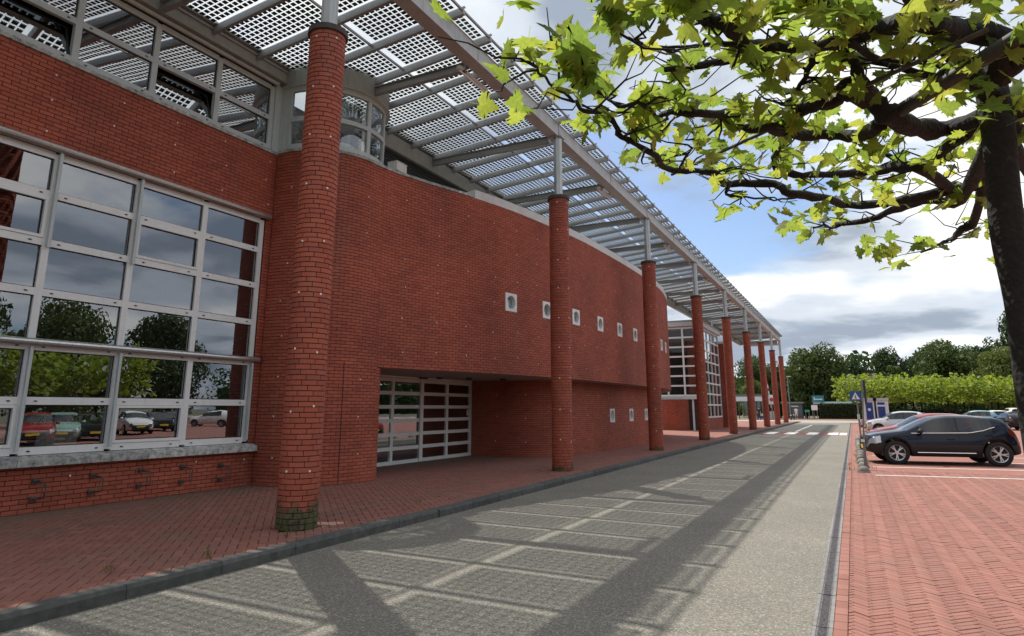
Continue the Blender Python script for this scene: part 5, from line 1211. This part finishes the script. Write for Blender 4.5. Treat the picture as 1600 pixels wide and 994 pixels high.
BRN = [  # pixel line, radius start, radius end, height
    ([(1548, 198), (1480, 200), (1426, 199), (1390, 182), (1366, 158), (1340, 142), (1326, 138)], .046, .052, 3.02),
    ([(1326, 138), (1300, 155), (1270, 166), (1243, 171)], .045, .026, 3.03),
    ([(1366, 158), (1345, 120), (1330, 95), (1316, 80)], .03, .015, 3.06),
    ([(1560, 120), (1565, 60), (1502, 48), (1464, 38), (1426, 33), (1376, 43), (1326, 65), (1275, 73), (1200, 73), (1157, 90), (1102, 103), (1039, 109)], .05, .012, 3.10),
    ([(1376, 43), (1340, 20), (1300, 10), (1240, -10)], .035, .02, 3.15),
    ([(1200, 68), (1167, 68), (1135, 38), (1099, 25), (1084, -5), (1070, -40)], .02, .035, 3.1),
    ([(1376, 194), (1351, 209), (1301, 211), (1238, 209), (1200, 199), (1172, 201), (1135, 189), (1124, 179), (1077, 176), (1044, 174), (1026, 184), (1006, 164), (966, 164), (941, 148), (923, 131)], .034, .004, 3.0),
    ([(1560, 285), (1532, 286), (1487, 297), (1431, 309), (1375, 318), (1326, 320), (1285, 309), (1232, 301), (1210, 288), (1142, 288), (1124, 282), (1109, 269), (1060, 267), (1037, 260), (1019, 239), (971, 214), (958, 189), (936, 176), (913, 171), (896, 156), (865, 137), (843, 113), (833, 98)], .036, .004, 2.98),
    ([(1367, 266), (1326, 271), (1255, 273), (1216, 267), (1210, 245), (1232, 217)], .03, .012, 3.02),
    ([(1487, 297), (1440, 262), (1400, 262), (1367, 266)], .035, .03, 3.0),
    ([(1558, 312), (1500, 312), (1450, 312), (1405, 324), (1360, 342), (1307, 350)], .04, .018, 3.0),
    ([(1312, 352), (1300, 357), (1285, 347)], .014, .006, 3.0),
    ([(1562, 326), (1525, 339), (1499, 361), (1491, 372), (1480, 376), (1455, 388), (1439, 395)], .035, .006, 3.0),
    ([(1550, 222), (1464, 244), (1420, 256), (1380, 240), (1340, 235)], .03, .008, 3.05),
    ([(1555, 150), (1500, 95), (1470, 60), (1440, 20), (1420, -30)], .05, .03, 3.15),
    ([(1562, 170), (1600, 174), (1680, 190), (1760, 185)], .06, .03, 3.05), ([(1562, 240), (1610, 215), (1700, 230)], .04, .02, 3.0), ([(1562, 120), (1640, 40), (1700, -40)], .05, .03, 3.12),
    ([(1565, 300), (1640, 310), (1720, 330)], .04, .015, 3.02), ([(1500, 95), (1475, 110), (1450, 118), (1380, 100), (1340, 100)], .022, .008, 3.1),
    ([(1142, 288), (1134, 302), (1150, 306), (1210, 312), (1250, 308)], .01, .006, 2.97), ([(1060, 267), (1076, 240), (1100, 215), (1124, 195)], .008, .005, 3.0), ([(1019, 239), (1028, 215), (1050, 190), (1066, 178)], .008, .004, 3.0),
    ([(1275, 73), (1262, 110), (1240, 150), (1225, 165)], .018, .006, 3.08), ([(1157, 90), (1150, 72), (1110, 68), (1040, 75), (990, 62), (970, 52)], .012, .005, 3.08), ([(1326, 65), (1380, 95), (1440, 96), (1480, 108)], .015, .008, 3.1)]
leaf_seeds = []
for k, (px, r0, r1, hz) in enumerate(BRN):
    pts = [onz(u, v, wob(hz, i + k)) for i, (u, v) in enumerate(px)]
    if k in (0, 7, 10, 12, 13, 15, 16, 18): pts[0] = np.array([TX + .03, TY, pts[0][2]])
    n_ = len(pts); rads = [r0 + (r1 - r0) * (i / (n_ - 1)) for i in range(n_)]
    fine, fr2 = [], []
    Q = [2 * pts[0] - pts[1]] + pts + [2 * pts[-1] - pts[-2]]
    for i in range(1, len(Q) - 2):
        for j in range(4):
            tt = j / 4; p0, p1, p2, p3 = Q[i - 1], Q[i], Q[i + 1], Q[i + 2]; c_ = .5 * ((2 * p1) + (-p0 + p2) * tt + (2 * p0 - 5 * p1 + 4 * p2 - p3) * tt ** 2 + (-p0 + 3 * p1 - 3 * p2 + p3) * tt ** 3)
            fine.append(c_ + RNG.normal(0, .004, 3)); fr2.append((rads[i - 1] * (1 - tt) + rads[i] * tt) * (1 + .10 * RNG.normal()))
    fine.append(pts[-1]); fr2.append(rads[-1])
    m = MB(); m.tube(fine, fr2, 8 if r0 > .02 else 6); b_ = obj('branch', m, M['bark'], PT, smooth=True)
    # side twigs
    tw = MB()
    for i in range(2, len(fine) - 1):
        if fr2[i] < .04 and RNG.random() < .6:
            a = RNG.random() * 6.28; L_ = RNG.uniform(.12, .38); d = np.array([math.cos(a), math.sin(a), RNG.uniform(-.15, .5)]); q1 = fine[i] + d * L_ * .5 + RNG.normal(0, .03, 3); q2 = fine[i] + d * L_ + RNG.normal(0, .05, 3); qa = (fine[i] + q1) / 2 + RNG.normal(0, .018, 3); qb = (q1 + q2) / 2 + RNG.normal(0, .018, 3); tw.tube([fine[i], qa, q1, qb, q2], [min(.007, fr2[i]), .005, .004, .003, .002], 5); leaf_seeds += [q2, q1]
    leaf_seeds.append(fine[-1])
    if tw.v: obj('twigs', tw, M['bark'], b_, smooth=True, kind='stuff')
for px, r_ in (([(1368, 197), (1600, 52)], .032), ([(1500, 66), (1230, 190)], .010)):
    a, b = onz(*px[0], 2.98), onz(*px[1], 3.04); m = MB(); d = (b - a) / np.linalg.norm(b - a); m.tube([a - d * .1, (a + b) / 2, b + d * 1.0], r_, 8); obj('training_cane', m, M['cane'], PT, smooth=True)
# leaves: lobed plane leaves, bent along the midrib
LOB = [(0, -.08), (.10, -.14), (.26, -.22), (.24, -.10), (.40, -.04), (.60, -.02), (.48, .08), (.66, .26), (.52, .24), (.56, .40), (.40, .36), (.26, .40), (.30, .56), (.16, .66), (.10, .84), (0, 1.0)]
shape = LOB + [(-x, y) for x, y in LOB[-2:0:-1]]
def leaf_template(fold, droop, curl):
    f = lambda x, y: (x, y - .35, -fold * abs(x) - droop * (y - .1) ** 2 * (1 if y > .1 else .4) + curl * x * y)
    v = [f(0, .22)] + [f(x, y) for x, y in shape]; n_ = len(shape)
    v += [(.012, -.43, 0), (-.012, -.43, 0), (-.01, -.95, .10), (.01, -.95, .10)]
    return v, [(0, 1 + i, 1 + (i + 1) % n_) for i in range(n_)] + [(n_ + 1, n_ + 2, n_ + 3, n_ + 4)]
LT = [leaf_template(.18, .30, .1), leaf_template(-.12, .22, -.15), leaf_template(.30, .5, .05), leaf_template(.05, .12, .2)]
POLY = [(925, -60), (935, 20), (958, 70), (985, 120), (1010, 150), (1050, 165), (1075, 205), (1090, 255), (1165, 262), (1185, 320), (1225, 352), (1300, 345), (1345, 368), (1420, 360), (1480, 365), (1530, 345), (1575, 420), (1600, 440), (1700, 470), (2100, 420), (2100, -60)]
def inside(u, v):
    c_ = False; j = len(POLY) - 1
    for i in range(len(POLY)):
        (xi, yi), (xj, yj) = POLY[i], POLY[j]
        if (yi > v) != (yj > v) and u < (xj - xi) * (v - yi) / (yj - yi) + xi: c_ = not c_
        j = i
    return c_
leaves = []
def add_leaf(p, size):
    nrm = np.array([0, 0, 1.0]) * .75 + RNG.normal(0, .55, 3); nrm /= np.linalg.norm(nrm); a = RNG.random() * 6.28; t_ = np.cross(nrm, (math.cos(a), math.sin(a), 0.0)); t_ /= np.linalg.norm(t_); b_ = np.cross(nrm, t_)
    leaves.append((RNG.integers(0, 4), frame4(p, t_, b_, nrm, size, size, size)))
for s_ in leaf_seeds:
    if RNG.random() < .85: add_leaf(np.array(s_) + RNG.normal(0, .05, 3), RNG.uniform(.068, .11))
cnt = 0
while cnt < 340:
    u, v = RNG.uniform(900, 1620), RNG.uniform(-60, 440)
    if not inside(u, v): continue
    gap = math.sin(u * .021 + 1.3 * math.sin(v * .017)) + math.sin(v * .031 + .9 * math.sin(u * .012) + 1.0)
    if gap < -.25 and RNG.random() < .9: continue
    if v > 230 and RNG.random() < .45: continue
    add_leaf(onz(u, v, RNG.uniform(2.90, 3.18)), RNG.uniform(.062, .108)); cnt += 1
for (u, v, r_, n_, s_) in [(890, 95, 24, 9, .17), (905, 128, 18, 5, .15), (826, 84, 14, 5, .12), (838, 103, 10, 3, .10), (822, 4, 9, 2, .13), (912, 180, 12, 5, .10), (940, 188, 12, 4, .10), (985, 178, 16, 6, .13), (1000, 200, 18, 6, .14), (1368, 392, 26, 9, .15), (1408, 400, 22, 6, .15), (1350, 385, 14, 4, .14), (1440, 392, 16, 4, .13), (1560, 400, 14, 4, .14), (1110, 250, 16, 5, .11), (1228, 345, 24, 7, .14), (1075, 165, 16, 6, .12), (960, 20, 26, 8, .13)]:
    for _ in range(n_): add_leaf(onz(u + RNG.normal(0, r_ * .6), v + RNG.normal(0, r_ * .6), RNG.uniform(2.95, 3.06)), s_ * RNG.uniform(.65, .95))
for _ in range(500):                               # the rest of the crown beyond the frame
    a = RNG.random() * 6.28; r_ = 2.9 * math.sqrt(RNG.random()); p = np.array([TX + r_ * math.cos(a), TY + r_ * math.sin(a), RNG.uniform(2.9, 3.25)])
    if not in_frame(p, 60): add_leaf(p, RNG.uniform(.1, .16))
vis = sorted([(proj(m4[:3, 3])[2] / np.linalg.norm(m4[:3, 0]), i) for i, (_, m4) in enumerate(leaves) if in_frame(m4[:3, 3])])[:300]; sel = {i for _, i in vis}
lme = []
for v, f in LT:
    b_ = MB(); b_.v = list(v); b_.f = list(f); b_.m = [0] * len(f); lme.append(mesh_of('leaf', b_, M['plane_leaf'], smooth=True))
for i in sel:
    o = link('leaf', lme[leaves[i][0]], PT); o.matrix_basis = Matrix(leaves[i][1].tolist())
for k in range(4):
    o = bulk('leaf_mass', LT[k][0], LT[k][1], [m4 for i, (kk, m4) in enumerate(leaves) if kk == k and i not in sel], M['plane_leaf'], PT, smooth=True)

# ================================================================== cars
def car_paint(name, col, rough=.28, metal=.35):
    t = NT(name); c = t.ramp(t.noise(2.0, 4), [(.3, tuple(q * .93 for q in col)), (.7, col)]); t.set(t.b.inputs['Base Color'], c)
    t.b.inputs['Roughness'].default_value = rough; t.b.inputs['Metallic'].default_value = metal; t.b.inputs['Specular IOR Level'].default_value = .25; t.b.inputs['Coat Weight'].default_value = .12; t.b.inputs['Coat Roughness'].default_value = .03; return t.m
for nm_, c_, mt in (('paint_night_blue', (.006, .010, .024), .0), ('paint_silver', (.62, .63, .64), .5), ('paint_red', (.24, .012, .018), .1), ('paint_white', (.78, .79, .80), .05), ('paint_black', (.012, .012, .013), .2), ('paint_cream', (.58, .55, .47), .2), ('paint_sky', (.25, .42, .50), .2), ('paint_mint', (.25, .40, .36), .1), ('paint_grey', (.16, .165, .17), .4)): car_paint(nm_, c_, .14, mt)
plain('chrome', (.75, .76, .77), .12, 1.0, .05); plain('alloy', (.55, .56, .57), .3, .75, .1); plain('tyre', (.014, .014, .014), .85, var=.3, scale=20); plain('car_plastic', (.016, .016, .017), .6); plain('lamp_red', (.10, .008, .010), .2, coat=.5); plain('lamp_clear', (.55, .57, .60), .12, .3, coat=.8); plain('plate_yellow', (.70, .50, .03), .5); plain('seat_dark', (.03, .03, .032), .9)
glass('car_glass', (.30, .33, .33), .06, 0.0)
STY = {
 'crossover': dict(L=4.26, W=1.80, H=1.55, wx=(.86, 3.53), R=.345, top=[(0, .58), (.03, .74), (.10, .88), (.35, .965), (.8, 1.03), (1.12, 1.07), (1.95, 1.475), (2.4, 1.545), (3.0, 1.54), (3.55, 1.49), (3.92, 1.43), (4.10, 1.10), (4.20, 1.0), (4.24, .85), (4.26, .6)],
   belt=[(0, .62), (.10, .80), (.4, .90), (1.12, .97), (2.0, .985), (2.9, 1.0), (3.25, 1.06), (3.6, 1.20), (3.95, 1.22), (4.12, 1.0), (4.26, .72)], hw=[(0, .58), (.05, .72), (.2, .83), (.5, .885), (.9, .90), (3.5, .90), (3.9, .87), (4.15, .80), (4.26, .66)], win=((1.55, 2.55), (2.62, 3.52)), cowl=1.12, head=1.93, rear=(3.94, 4.10), low=.24),
 'hatch': dict(L=3.75, W=1.66, H=1.47, wx=(.72, 3.10), R=.30, top=[(0, .5), (.03, .66), (.12, .80), (.4, .90), (.75, .97), (.95, 1.0), (1.65, 1.38), (2.1, 1.465), (2.8, 1.46), (3.35, 1.38), (3.62, 1.0), (3.71, .85), (3.75, .55)],
   belt=[(0, .56), (.12, .74), (.5, .86), (.95, .92), (2.0, .95), (3.0, 1.0), (3.4, 1.06), (3.65, .9), (3.75, .65)], hw=[(0, .52), (.06, .68), (.25, .78), (.6, .825), (3.2, .83), (3.5, .79), (3.75, .64)], win=((1.30, 2.18), (2.25, 3.05)), cowl=.95, head=1.63, rear=(3.38, 3.60), low=.2),
 'low': dict(L=4.2, W=1.76, H=1.38, wx=(.85, 3.40), R=.31, top=[(0, .48), (.04, .62), (.15, .74), (.6, .86), (1.25, .94), (2.05, 1.30), (2.5, 1.375), (3.0, 1.36), (3.6, 1.20), (3.95, 1.0), (4.14, .9), (4.2, .55)],
   belt=[(0, .54), (.15, .68), (.7, .80), (1.25, .87), (2.2, .90), (3.2, .95), (3.8, .96), (4.1, .86), (4.2, .62)], hw=[(0, .56), (.06, .72), (.3, .83), (.7, .87), (3.4, .88), (3.9, .84), (4.2, .68)], win=((1.65, 2.55), (2.62, 3.3)), cowl=1.25, head=2.03, rear=(3.1, 3.85), low=.2),
 'suv': dict(L=4.5, W=1.86, H=1.70, wx=(.88, 3.60), R=.36, top=[(0, .62), (.03, .85), (.12, .98), (.6, 1.08), (1.15, 1.14), (1.85, 1.60), (2.4, 1.70), (3.4, 1.69), (4.1, 1.62), (4.36, 1.15), (4.46, .95), (4.5, .6)],
   belt=[(0, .66), (.12, .88), (.5, 1.0), (1.15, 1.06), (2.5, 1.08), (3.8, 1.12), (4.3, 1.08), (4.5, .75)], hw=[(0, .62), (.06, .78), (.25, .88), (.6, .92), (3.9, .93), (4.3, .88), (4.5, .74)], win=((1.55, 2.55), (2.63, 3.65)), cowl=1.15, head=1.83, rear=(4.12, 4.36), low=.24)}
_c = STY['crossover']; _c['L'] = 4.0; _c['H'] = 1.46; _c['wx'] = (.76, 3.38)
for _k in ('top', 'belt', 'hw'): _c[_k] = [(a * 4.0 / 4.26, b * (.94 if _k != 'hw' else 1)) for a, b in _c[_k]]
_c['win'] = tuple((a * .939, b * .939) for a, b in _c['win']); _c['cowl'] *= .939; _c['head'] *= .939; _c['rear'] = tuple(a * .939 for a in _c['rear'])
CARCACHE = {}
def build_car(style, paint_name):
    S = STY[style]; L, R_ = S['L'], S['R']; f = lambda k, x: np.interp(x, [a for a, _ in S[k]], [b for _, b in S[k]])
    xs = set(np.round(np.linspace(0, L, 44), 3)) | {0.02, .05, .09, L - .02, L - .05}
    for wx_ in S['wx']: xs |= set(np.round(np.linspace(wx_ - R_ - .07, wx_ + R_ + .07, 17), 3))
    for a, b in S['win']: xs |= {a, b}
    xs |= {S['cowl'], S['head'], *S['rear']}; xs = sorted(x for x in xs if 0 <= x <= L)
    xs = [x for i, x in enumerate(xs) if i == 0 or x - xs[i - 1] > .012]
    def sm(k, x): return float(np.mean([f(k, min(max(x + d, 0), L)) for d in (-.10, -.05, 0, .05, .10)])) if .2 < x < L - .2 else float(f(k, x))
    rows = []
    for x in xs:
        zt, zb, w = sm('top', x), sm('belt', x), sm('hw', x); zt = max(zt, zb + .015); zl = S['low'] + .05 * max(0, (abs(x - L / 2) - L * .38)) / .2
        inarch = False
        for wx_ in S['wx']:
            d = abs(x - wx_)
            if d < R_ + .06: zl = max(zl, R_ + math.sqrt(max(0, (R_ + .06) ** 2 - d * d))); inarch = True
        zl = min(zl, zb - .1); c = min(1, max(0, (zt - zb) / (.42 * S['H'] / 1.5))); cab = S['cowl'] < x < S['rear'][1]
        y5 = w * (.90 - .17 * c); z5 = zb + (zt - zb) * (.55 + .30 * c); zm = max(zl + .05, min(.60, zb - .12)); zs = max(zl + .10, zb - .20)
        sec = [(0, zl), (w * .80, zl), (w * .985, zl + .015), (w * .998, zm), (w, (zm + zs) / 2), (w * .985, zs), (w * .955, zb), (y5, z5), (y5 * .86, zt - .03 * c - .006), (y5 * .5, zt - .002), (0, zt)]
        rows.append(sec)
    K = len(rows[0]); parts = {}
    def put(tg, quad):
        mb, ix = parts.setdefault(tg, (MB(), {})); ids = []
        for v in quad:
            key = tuple(round(q, 4) for q in v)
            if key not in ix: ix[key] = len(mb.v); mb.v.append(key)
            ids.append(ix[key])
        u = []
        for i in ids:
            if i not in u: u.append(i)
        if len(u) >= 3: mb.f.append(tuple(u)); mb.m.append(0)
    for i in range(len(xs) - 1):
        xm = (xs[i] + xs[i + 1]) / 2
        for k in range(K - 1):
            for s_ in (1, -1):
                q = [(xs[i], s_ * rows[i][k][0], rows[i][k][1]), (xs[i + 1], s_ * rows[i + 1][k][0], rows[i + 1][k][1]), (xs[i + 1], s_ * rows[i + 1][k + 1][0], rows[i + 1][k + 1][1]), (xs[i], s_ * rows[i][k + 1][0], rows[i][k + 1][1])]
                if s_ > 0: q = q[::-1]
                tg = 'body'
                if k == 6 and any(a <= xm <= b for a, b in S['win']): tg = 'side_window'
                elif k == 6 and S['win'][0][1] <= xm <= S['win'][1][0]: tg = 'pillar'
                elif k >= 7 and S['cowl'] + .02 < xm < S['head']: tg = 'windscreen'
                elif k >= 7 and S['rear'][0] < xm < S['rear'][1]: tg = 'rear_window'
                elif k <= 2: tg = 'sill_cladding' if k else 'underside'
                elif k == 5 and .05 < xm < .36: tg = 'headlight'
                elif k == 5 and L - .34 < xm < L - .03: tg = 'tail_light'
                elif xm < .045 and 3 <= k <= 7: tg = 'grille'
                put(tg + ('/l' if s_ > 0 else '/r') if tg in ('headlight', 'tail_light') else tg + ('/%d%d' % (s_ > 0, xm > S['win'][0][1])) if tg == 'side_window' else tg + '/%d' % s_ if tg == 'pillar' else tg, q)
    for e_, tg in ((0, 'grille'), (-1, 'bumper')):
        r_ = rows[e_]; ring = [(xs[e_], y, z) for y, z in r_[1:]] + [(xs[e_], -y, z) for y, z in r_[1:-1][::-1]]; put(tg, ring if e_ == -1 else ring[::-1])
    mm = dict(body=M[paint_name], side_window=M['car_glass'], pillar=M['car_plastic'], windscreen=M['car_glass'], rear_window=M['car_glass'], sill_cladding=M['car_plastic'] if style in ('crossover', 'suv') else M[paint_name], underside=M['car_plastic'], headlight=M['lamp_clear'], tail_light=M['lamp_red'], grille=M['car_plastic'], bumper=M['car_plastic'])
    out = [(tg.split('/')[0], mesh_of(tg.split('/')[0], mb, mm[tg.split('/')[0]], smooth=tg not in ('bumper',)), None) for tg, (mb, _) in parts.items()]
    wd = S['hw'][4][1]
    # wheels
    ty = MB(); ty.lathe([(R_ * .66, -.10), (R_ * .93, -.105), (R_, -.085), (R_, .085), (R_ * .93, .105), (R_ * .66, .10)], n=32, ax='y'); tym = mesh_of('wheel', ty, M['tyre'], smooth=True)
    rim = MB(); rim.lathe([(R_ * .70, -.09), (R_ * .66, -.10), (R_ * .61, -.085), (R_ * .60, .02), (.0001, .03)], n=32, ax='y'); rim.lathe([(.0001, -.088), (.055, -.085), (.06, -.06)], n=12, ax='y')
    for k in range(5):
        for d in (-.16, .16):
            a = k * 2 * math.pi / 5 + .3; a2 = a + d; rim.beam((.05 * math.cos(a), -.075, .05 * math.sin(a)), (R_ * .63 * math.cos(a2), -.082, R_ * .63 * math.sin(a2)), .03, .028)
    rmm = mesh_of('rim', rim, M['alloy']); dk = MB(); dk.lathe([(R_ * .60, -.02), (.0001, -.02)], n=24, ax='y'); dkm = mesh_of('brake_disc', dk, M['car_plastic'])
    # trims
    def t_(name, pts, r_, mat, n=6): m_ = MB(); m_.tube(pts, r_, n); return (name, mesh_of(name, m_, M[mat]), None)
    def sec_at(x, k):
        i = int(np.argmin([abs(q - x) for q in xs])); return rows[i][k]
    for s_ in (1, -1):
        if style == 'crossover':
            out.append(t_('chrome_strip', [(x, s_ * (sec_at(x, 3)[0] + .008), .36) for x in np.linspace(1.3, 2.8, 8)], .014, 'chrome'))
            out.append(t_('window_trim', [(x, s_ * (sec_at(x, 6)[0] + .006), sec_at(x, 6)[1]) for x in np.linspace(1.2, 3.36, 16)], .011, 'chrome'))
        for x in (S['win'][0][0] - .12, S['win'][0][1] + .03, S['win'][1][1] + .05):
            out.append(t_('door_seam', [(x, s_ * (sec_at(x, k)[0] + .0005), sec_at(x, k)[1]) for k in (3, 4, 5, 6)], .005, 'gasket', 4))
        for x in (S['win'][0][1] - .18, S['win'][1][1] - .12):
            m_ = MB(); q = sec_at(x, 5); m_.beam((x - .10, s_ * (q[0] + .012), q[1] + .02), (x + .10, s_ * (q[0] + .012), q[1] + .02), .02, .025); out.append(('door_handle', mesh_of('door_handle', m_, M[paint_name]), None))
        m_ = MB(); q = sec_at(S['win'][0][0] - .02, 6); m_.lathe([(.0001, -.07), (.07, -.06), (.085, 0), (.07, .06), (.0001, .07)], (0, 0, 0), 10, ax='y'); m_.v = [(S['win'][0][0] - .02 + v[0] * .9, s_ * (q[0] + .09) + v[1] * 1.2, q[1] + .06 + v[2] * .85) for v in m_.v]; out.append(('door_mirror', mesh_of('door_mirror', m_, M['car_plastic'] if style == 'crossover' else M[paint_name], smooth=True), None))
    m_ = MB(); zt = sec_at(S['rear'][0] - .04, 10)[1]; m_.box(S['rear'][0] - .10, S['rear'][0] + .12, -.52, .52, zt - .03, zt + .005); out.append(('spoiler', mesh_of('spoiler', m_, M[paint_name]), None))
    m_ = MB(); m_.box(-.012, .012, -.26, .26, .42, .53); out.append(('number_plate', mesh_of('number_plate', m_, M['plate_yellow']), None)); m_ = MB(); m_.box(L - .01, L + .014, -.26, .26, .70, .81); out.append(('number_plate', mesh_of('number_plate', m_, M['plate_yellow']), None))
    m_ = MB(); m_.box(S['cowl'] + .5, S['cowl'] + 1.05, -.62, .62, .35, .95); m_.box(S['win'][1][0] + .15, S['win'][1][0] + .7, -.62, .62, .35, .98); out.append(('seats', mesh_of('seats', m_, M['seat_dark']), None))
    if style == 'crossover': out.append(t_('tow_bar', [(L - .05, 0, .34), (L + .08, 0, .34), (L + .12, 0, .40)], .018, 'car_plastic')); 
    return S, out, tym, rmm, dkm
def car(style, paint_name, loc, rz_, label, group=None):
    """loc is the middle of the nose on the ground; +x of the car runs to its tail"""
    key = (style, paint_name)
    if key not in CARCACHE: CARCACHE[key] = build_car(*key)
    S, out, tym, rmm, dkm = CARCACHE[key]; t = thing('parked_car', label, 'car', loc, rz_, group)
    for nm_, me, _ in out: link(nm_, me, t, True)
    for wx_ in S['wx']:
        for s_ in (1, -1):
            w = link('wheel', tym, t, True); w.location = (wx_, s_ * (S['W'] / 2 - .10), S['R']); w.rotation_euler = (0, RNG.random(), math.pi if s_ > 0 else 0); link('rim', rmm, w, True); link('brake_disc', dkm, w, True)
    return t
PK = 'cars parked in the lot'
car('crossover', 'paint_night_blue', (0.17, 24.15, 0), BAY, 'dark navy crossover with light alloy wheels parked nose to the road', PK)
car('hatch', 'paint_red', (0.42, 29.4, 0), BAY, 'red hatchback half hidden behind the dark navy crossover', PK)
car('hatch', 'paint_silver', (0.62, 51.2, 0), BAY * .5, 'small silver hatchback in front of the toilet cabins', PK)
car('low', 'paint_red', (0.3, 54.6, 0), BAY * .5, 'red car showing only its nose behind the silver hatchback', PK)
def at_px(u, v): return onz(u, v)
p = at_px(1584, 667); car('suv', 'paint_cream', (p[0] + .3, p[1] + 4.4, 0), -math.pi / 2 + .1, 'cream estate car seen from behind beyond the navy crossover', PK)
p = at_px(1502, 668); car('hatch', 'paint_sky', (p[0] - .9, p[1], 0), .1, 'pale blue small car showing its roof behind the navy crossover', PK)
p = at_px(1540, 668); car('hatch', 'paint_white', (p[0] - 1.0, p[1] + 2.5, 0), .2, 'white hatchback between the pale blue car and the black car', PK)
p = at_px(1556, 670); car('low', 'paint_black', (p[0] + .2, p[1] - 1, 0), -math.pi / 2 + .2, 'black car parked beside the cream estate car', PK)
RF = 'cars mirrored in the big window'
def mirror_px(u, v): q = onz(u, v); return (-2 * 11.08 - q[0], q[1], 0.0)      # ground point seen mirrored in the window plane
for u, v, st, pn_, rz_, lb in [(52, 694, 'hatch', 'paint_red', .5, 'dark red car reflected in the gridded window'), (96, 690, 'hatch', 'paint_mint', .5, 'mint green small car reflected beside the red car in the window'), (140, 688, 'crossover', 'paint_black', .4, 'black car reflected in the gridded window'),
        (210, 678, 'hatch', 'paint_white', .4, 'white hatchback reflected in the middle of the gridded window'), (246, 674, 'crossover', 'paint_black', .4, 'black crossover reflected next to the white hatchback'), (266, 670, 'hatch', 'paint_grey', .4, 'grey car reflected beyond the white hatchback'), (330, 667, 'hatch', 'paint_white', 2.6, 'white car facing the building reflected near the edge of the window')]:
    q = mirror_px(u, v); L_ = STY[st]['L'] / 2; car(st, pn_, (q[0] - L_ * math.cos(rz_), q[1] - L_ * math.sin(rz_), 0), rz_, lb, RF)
# plant pots on the sill inside the big window
plain('pot_white', (.60, .60, .58), .6); plain('pot_black', (.02, .02, .02), .5); leaf_mat('pot_plant', [(.10, .12, .03), (.22, .13, .03), (.30, .08, .03)], (1.3, 1.3, .8), .3)
pbox('inner_sill', WX - .62, WX - .215, -1.3, 9.7, .99, 1.035, 'coping_white', BLD)
for k, (u, mt, lb) in enumerate([(42, 'pot_black', 'black tub with white rim behind the lower window pane'), (62, 'pot_white', 'white pot with orange leaved plant behind the lower window pane'), (75, 'pot_white', 'white pot with trailing plant beside the orange leaved one'), (93, 'pot_white', 'white pot nearly bare, third along behind the pane'), (107, 'pot_white', 'white pot with a green tuft at the end of the sill row'), (6, 'pot_white', 'white tub standing alone behind the window by the sill joint')]):
    q = onx(u, 690, WX - .34); t = thing('plant_pot', lb, 'plant pot', (WX - .34, q[1], 1.036)); m = MB(); m.lathe([(.0001, 0), (.095, 0), (.125, .25), (.135, .25), (.135, .275), (.12, .275), (.115, .22), (.0001, .22)], n=18); obj('pot', m, M[mt], t, local=True, smooth=True)
    m = MB(); m.lathe([(.137, .245), (.14, .27), (.135, .28), (.119, .28)], n=18); obj('rim', m, M['pot_white'], t, local=True)
    if k in (1, 2, 4):
        n = 60; P = RNG.normal(0, .07, (n, 3)) + np.array([WX - .34, q[1], 1.036 + .38 - .08 * (k == 2)]); leaf_blob('plant', (P, RNG.normal(size=(n, 3))), M['pot_plant'], t, .07)
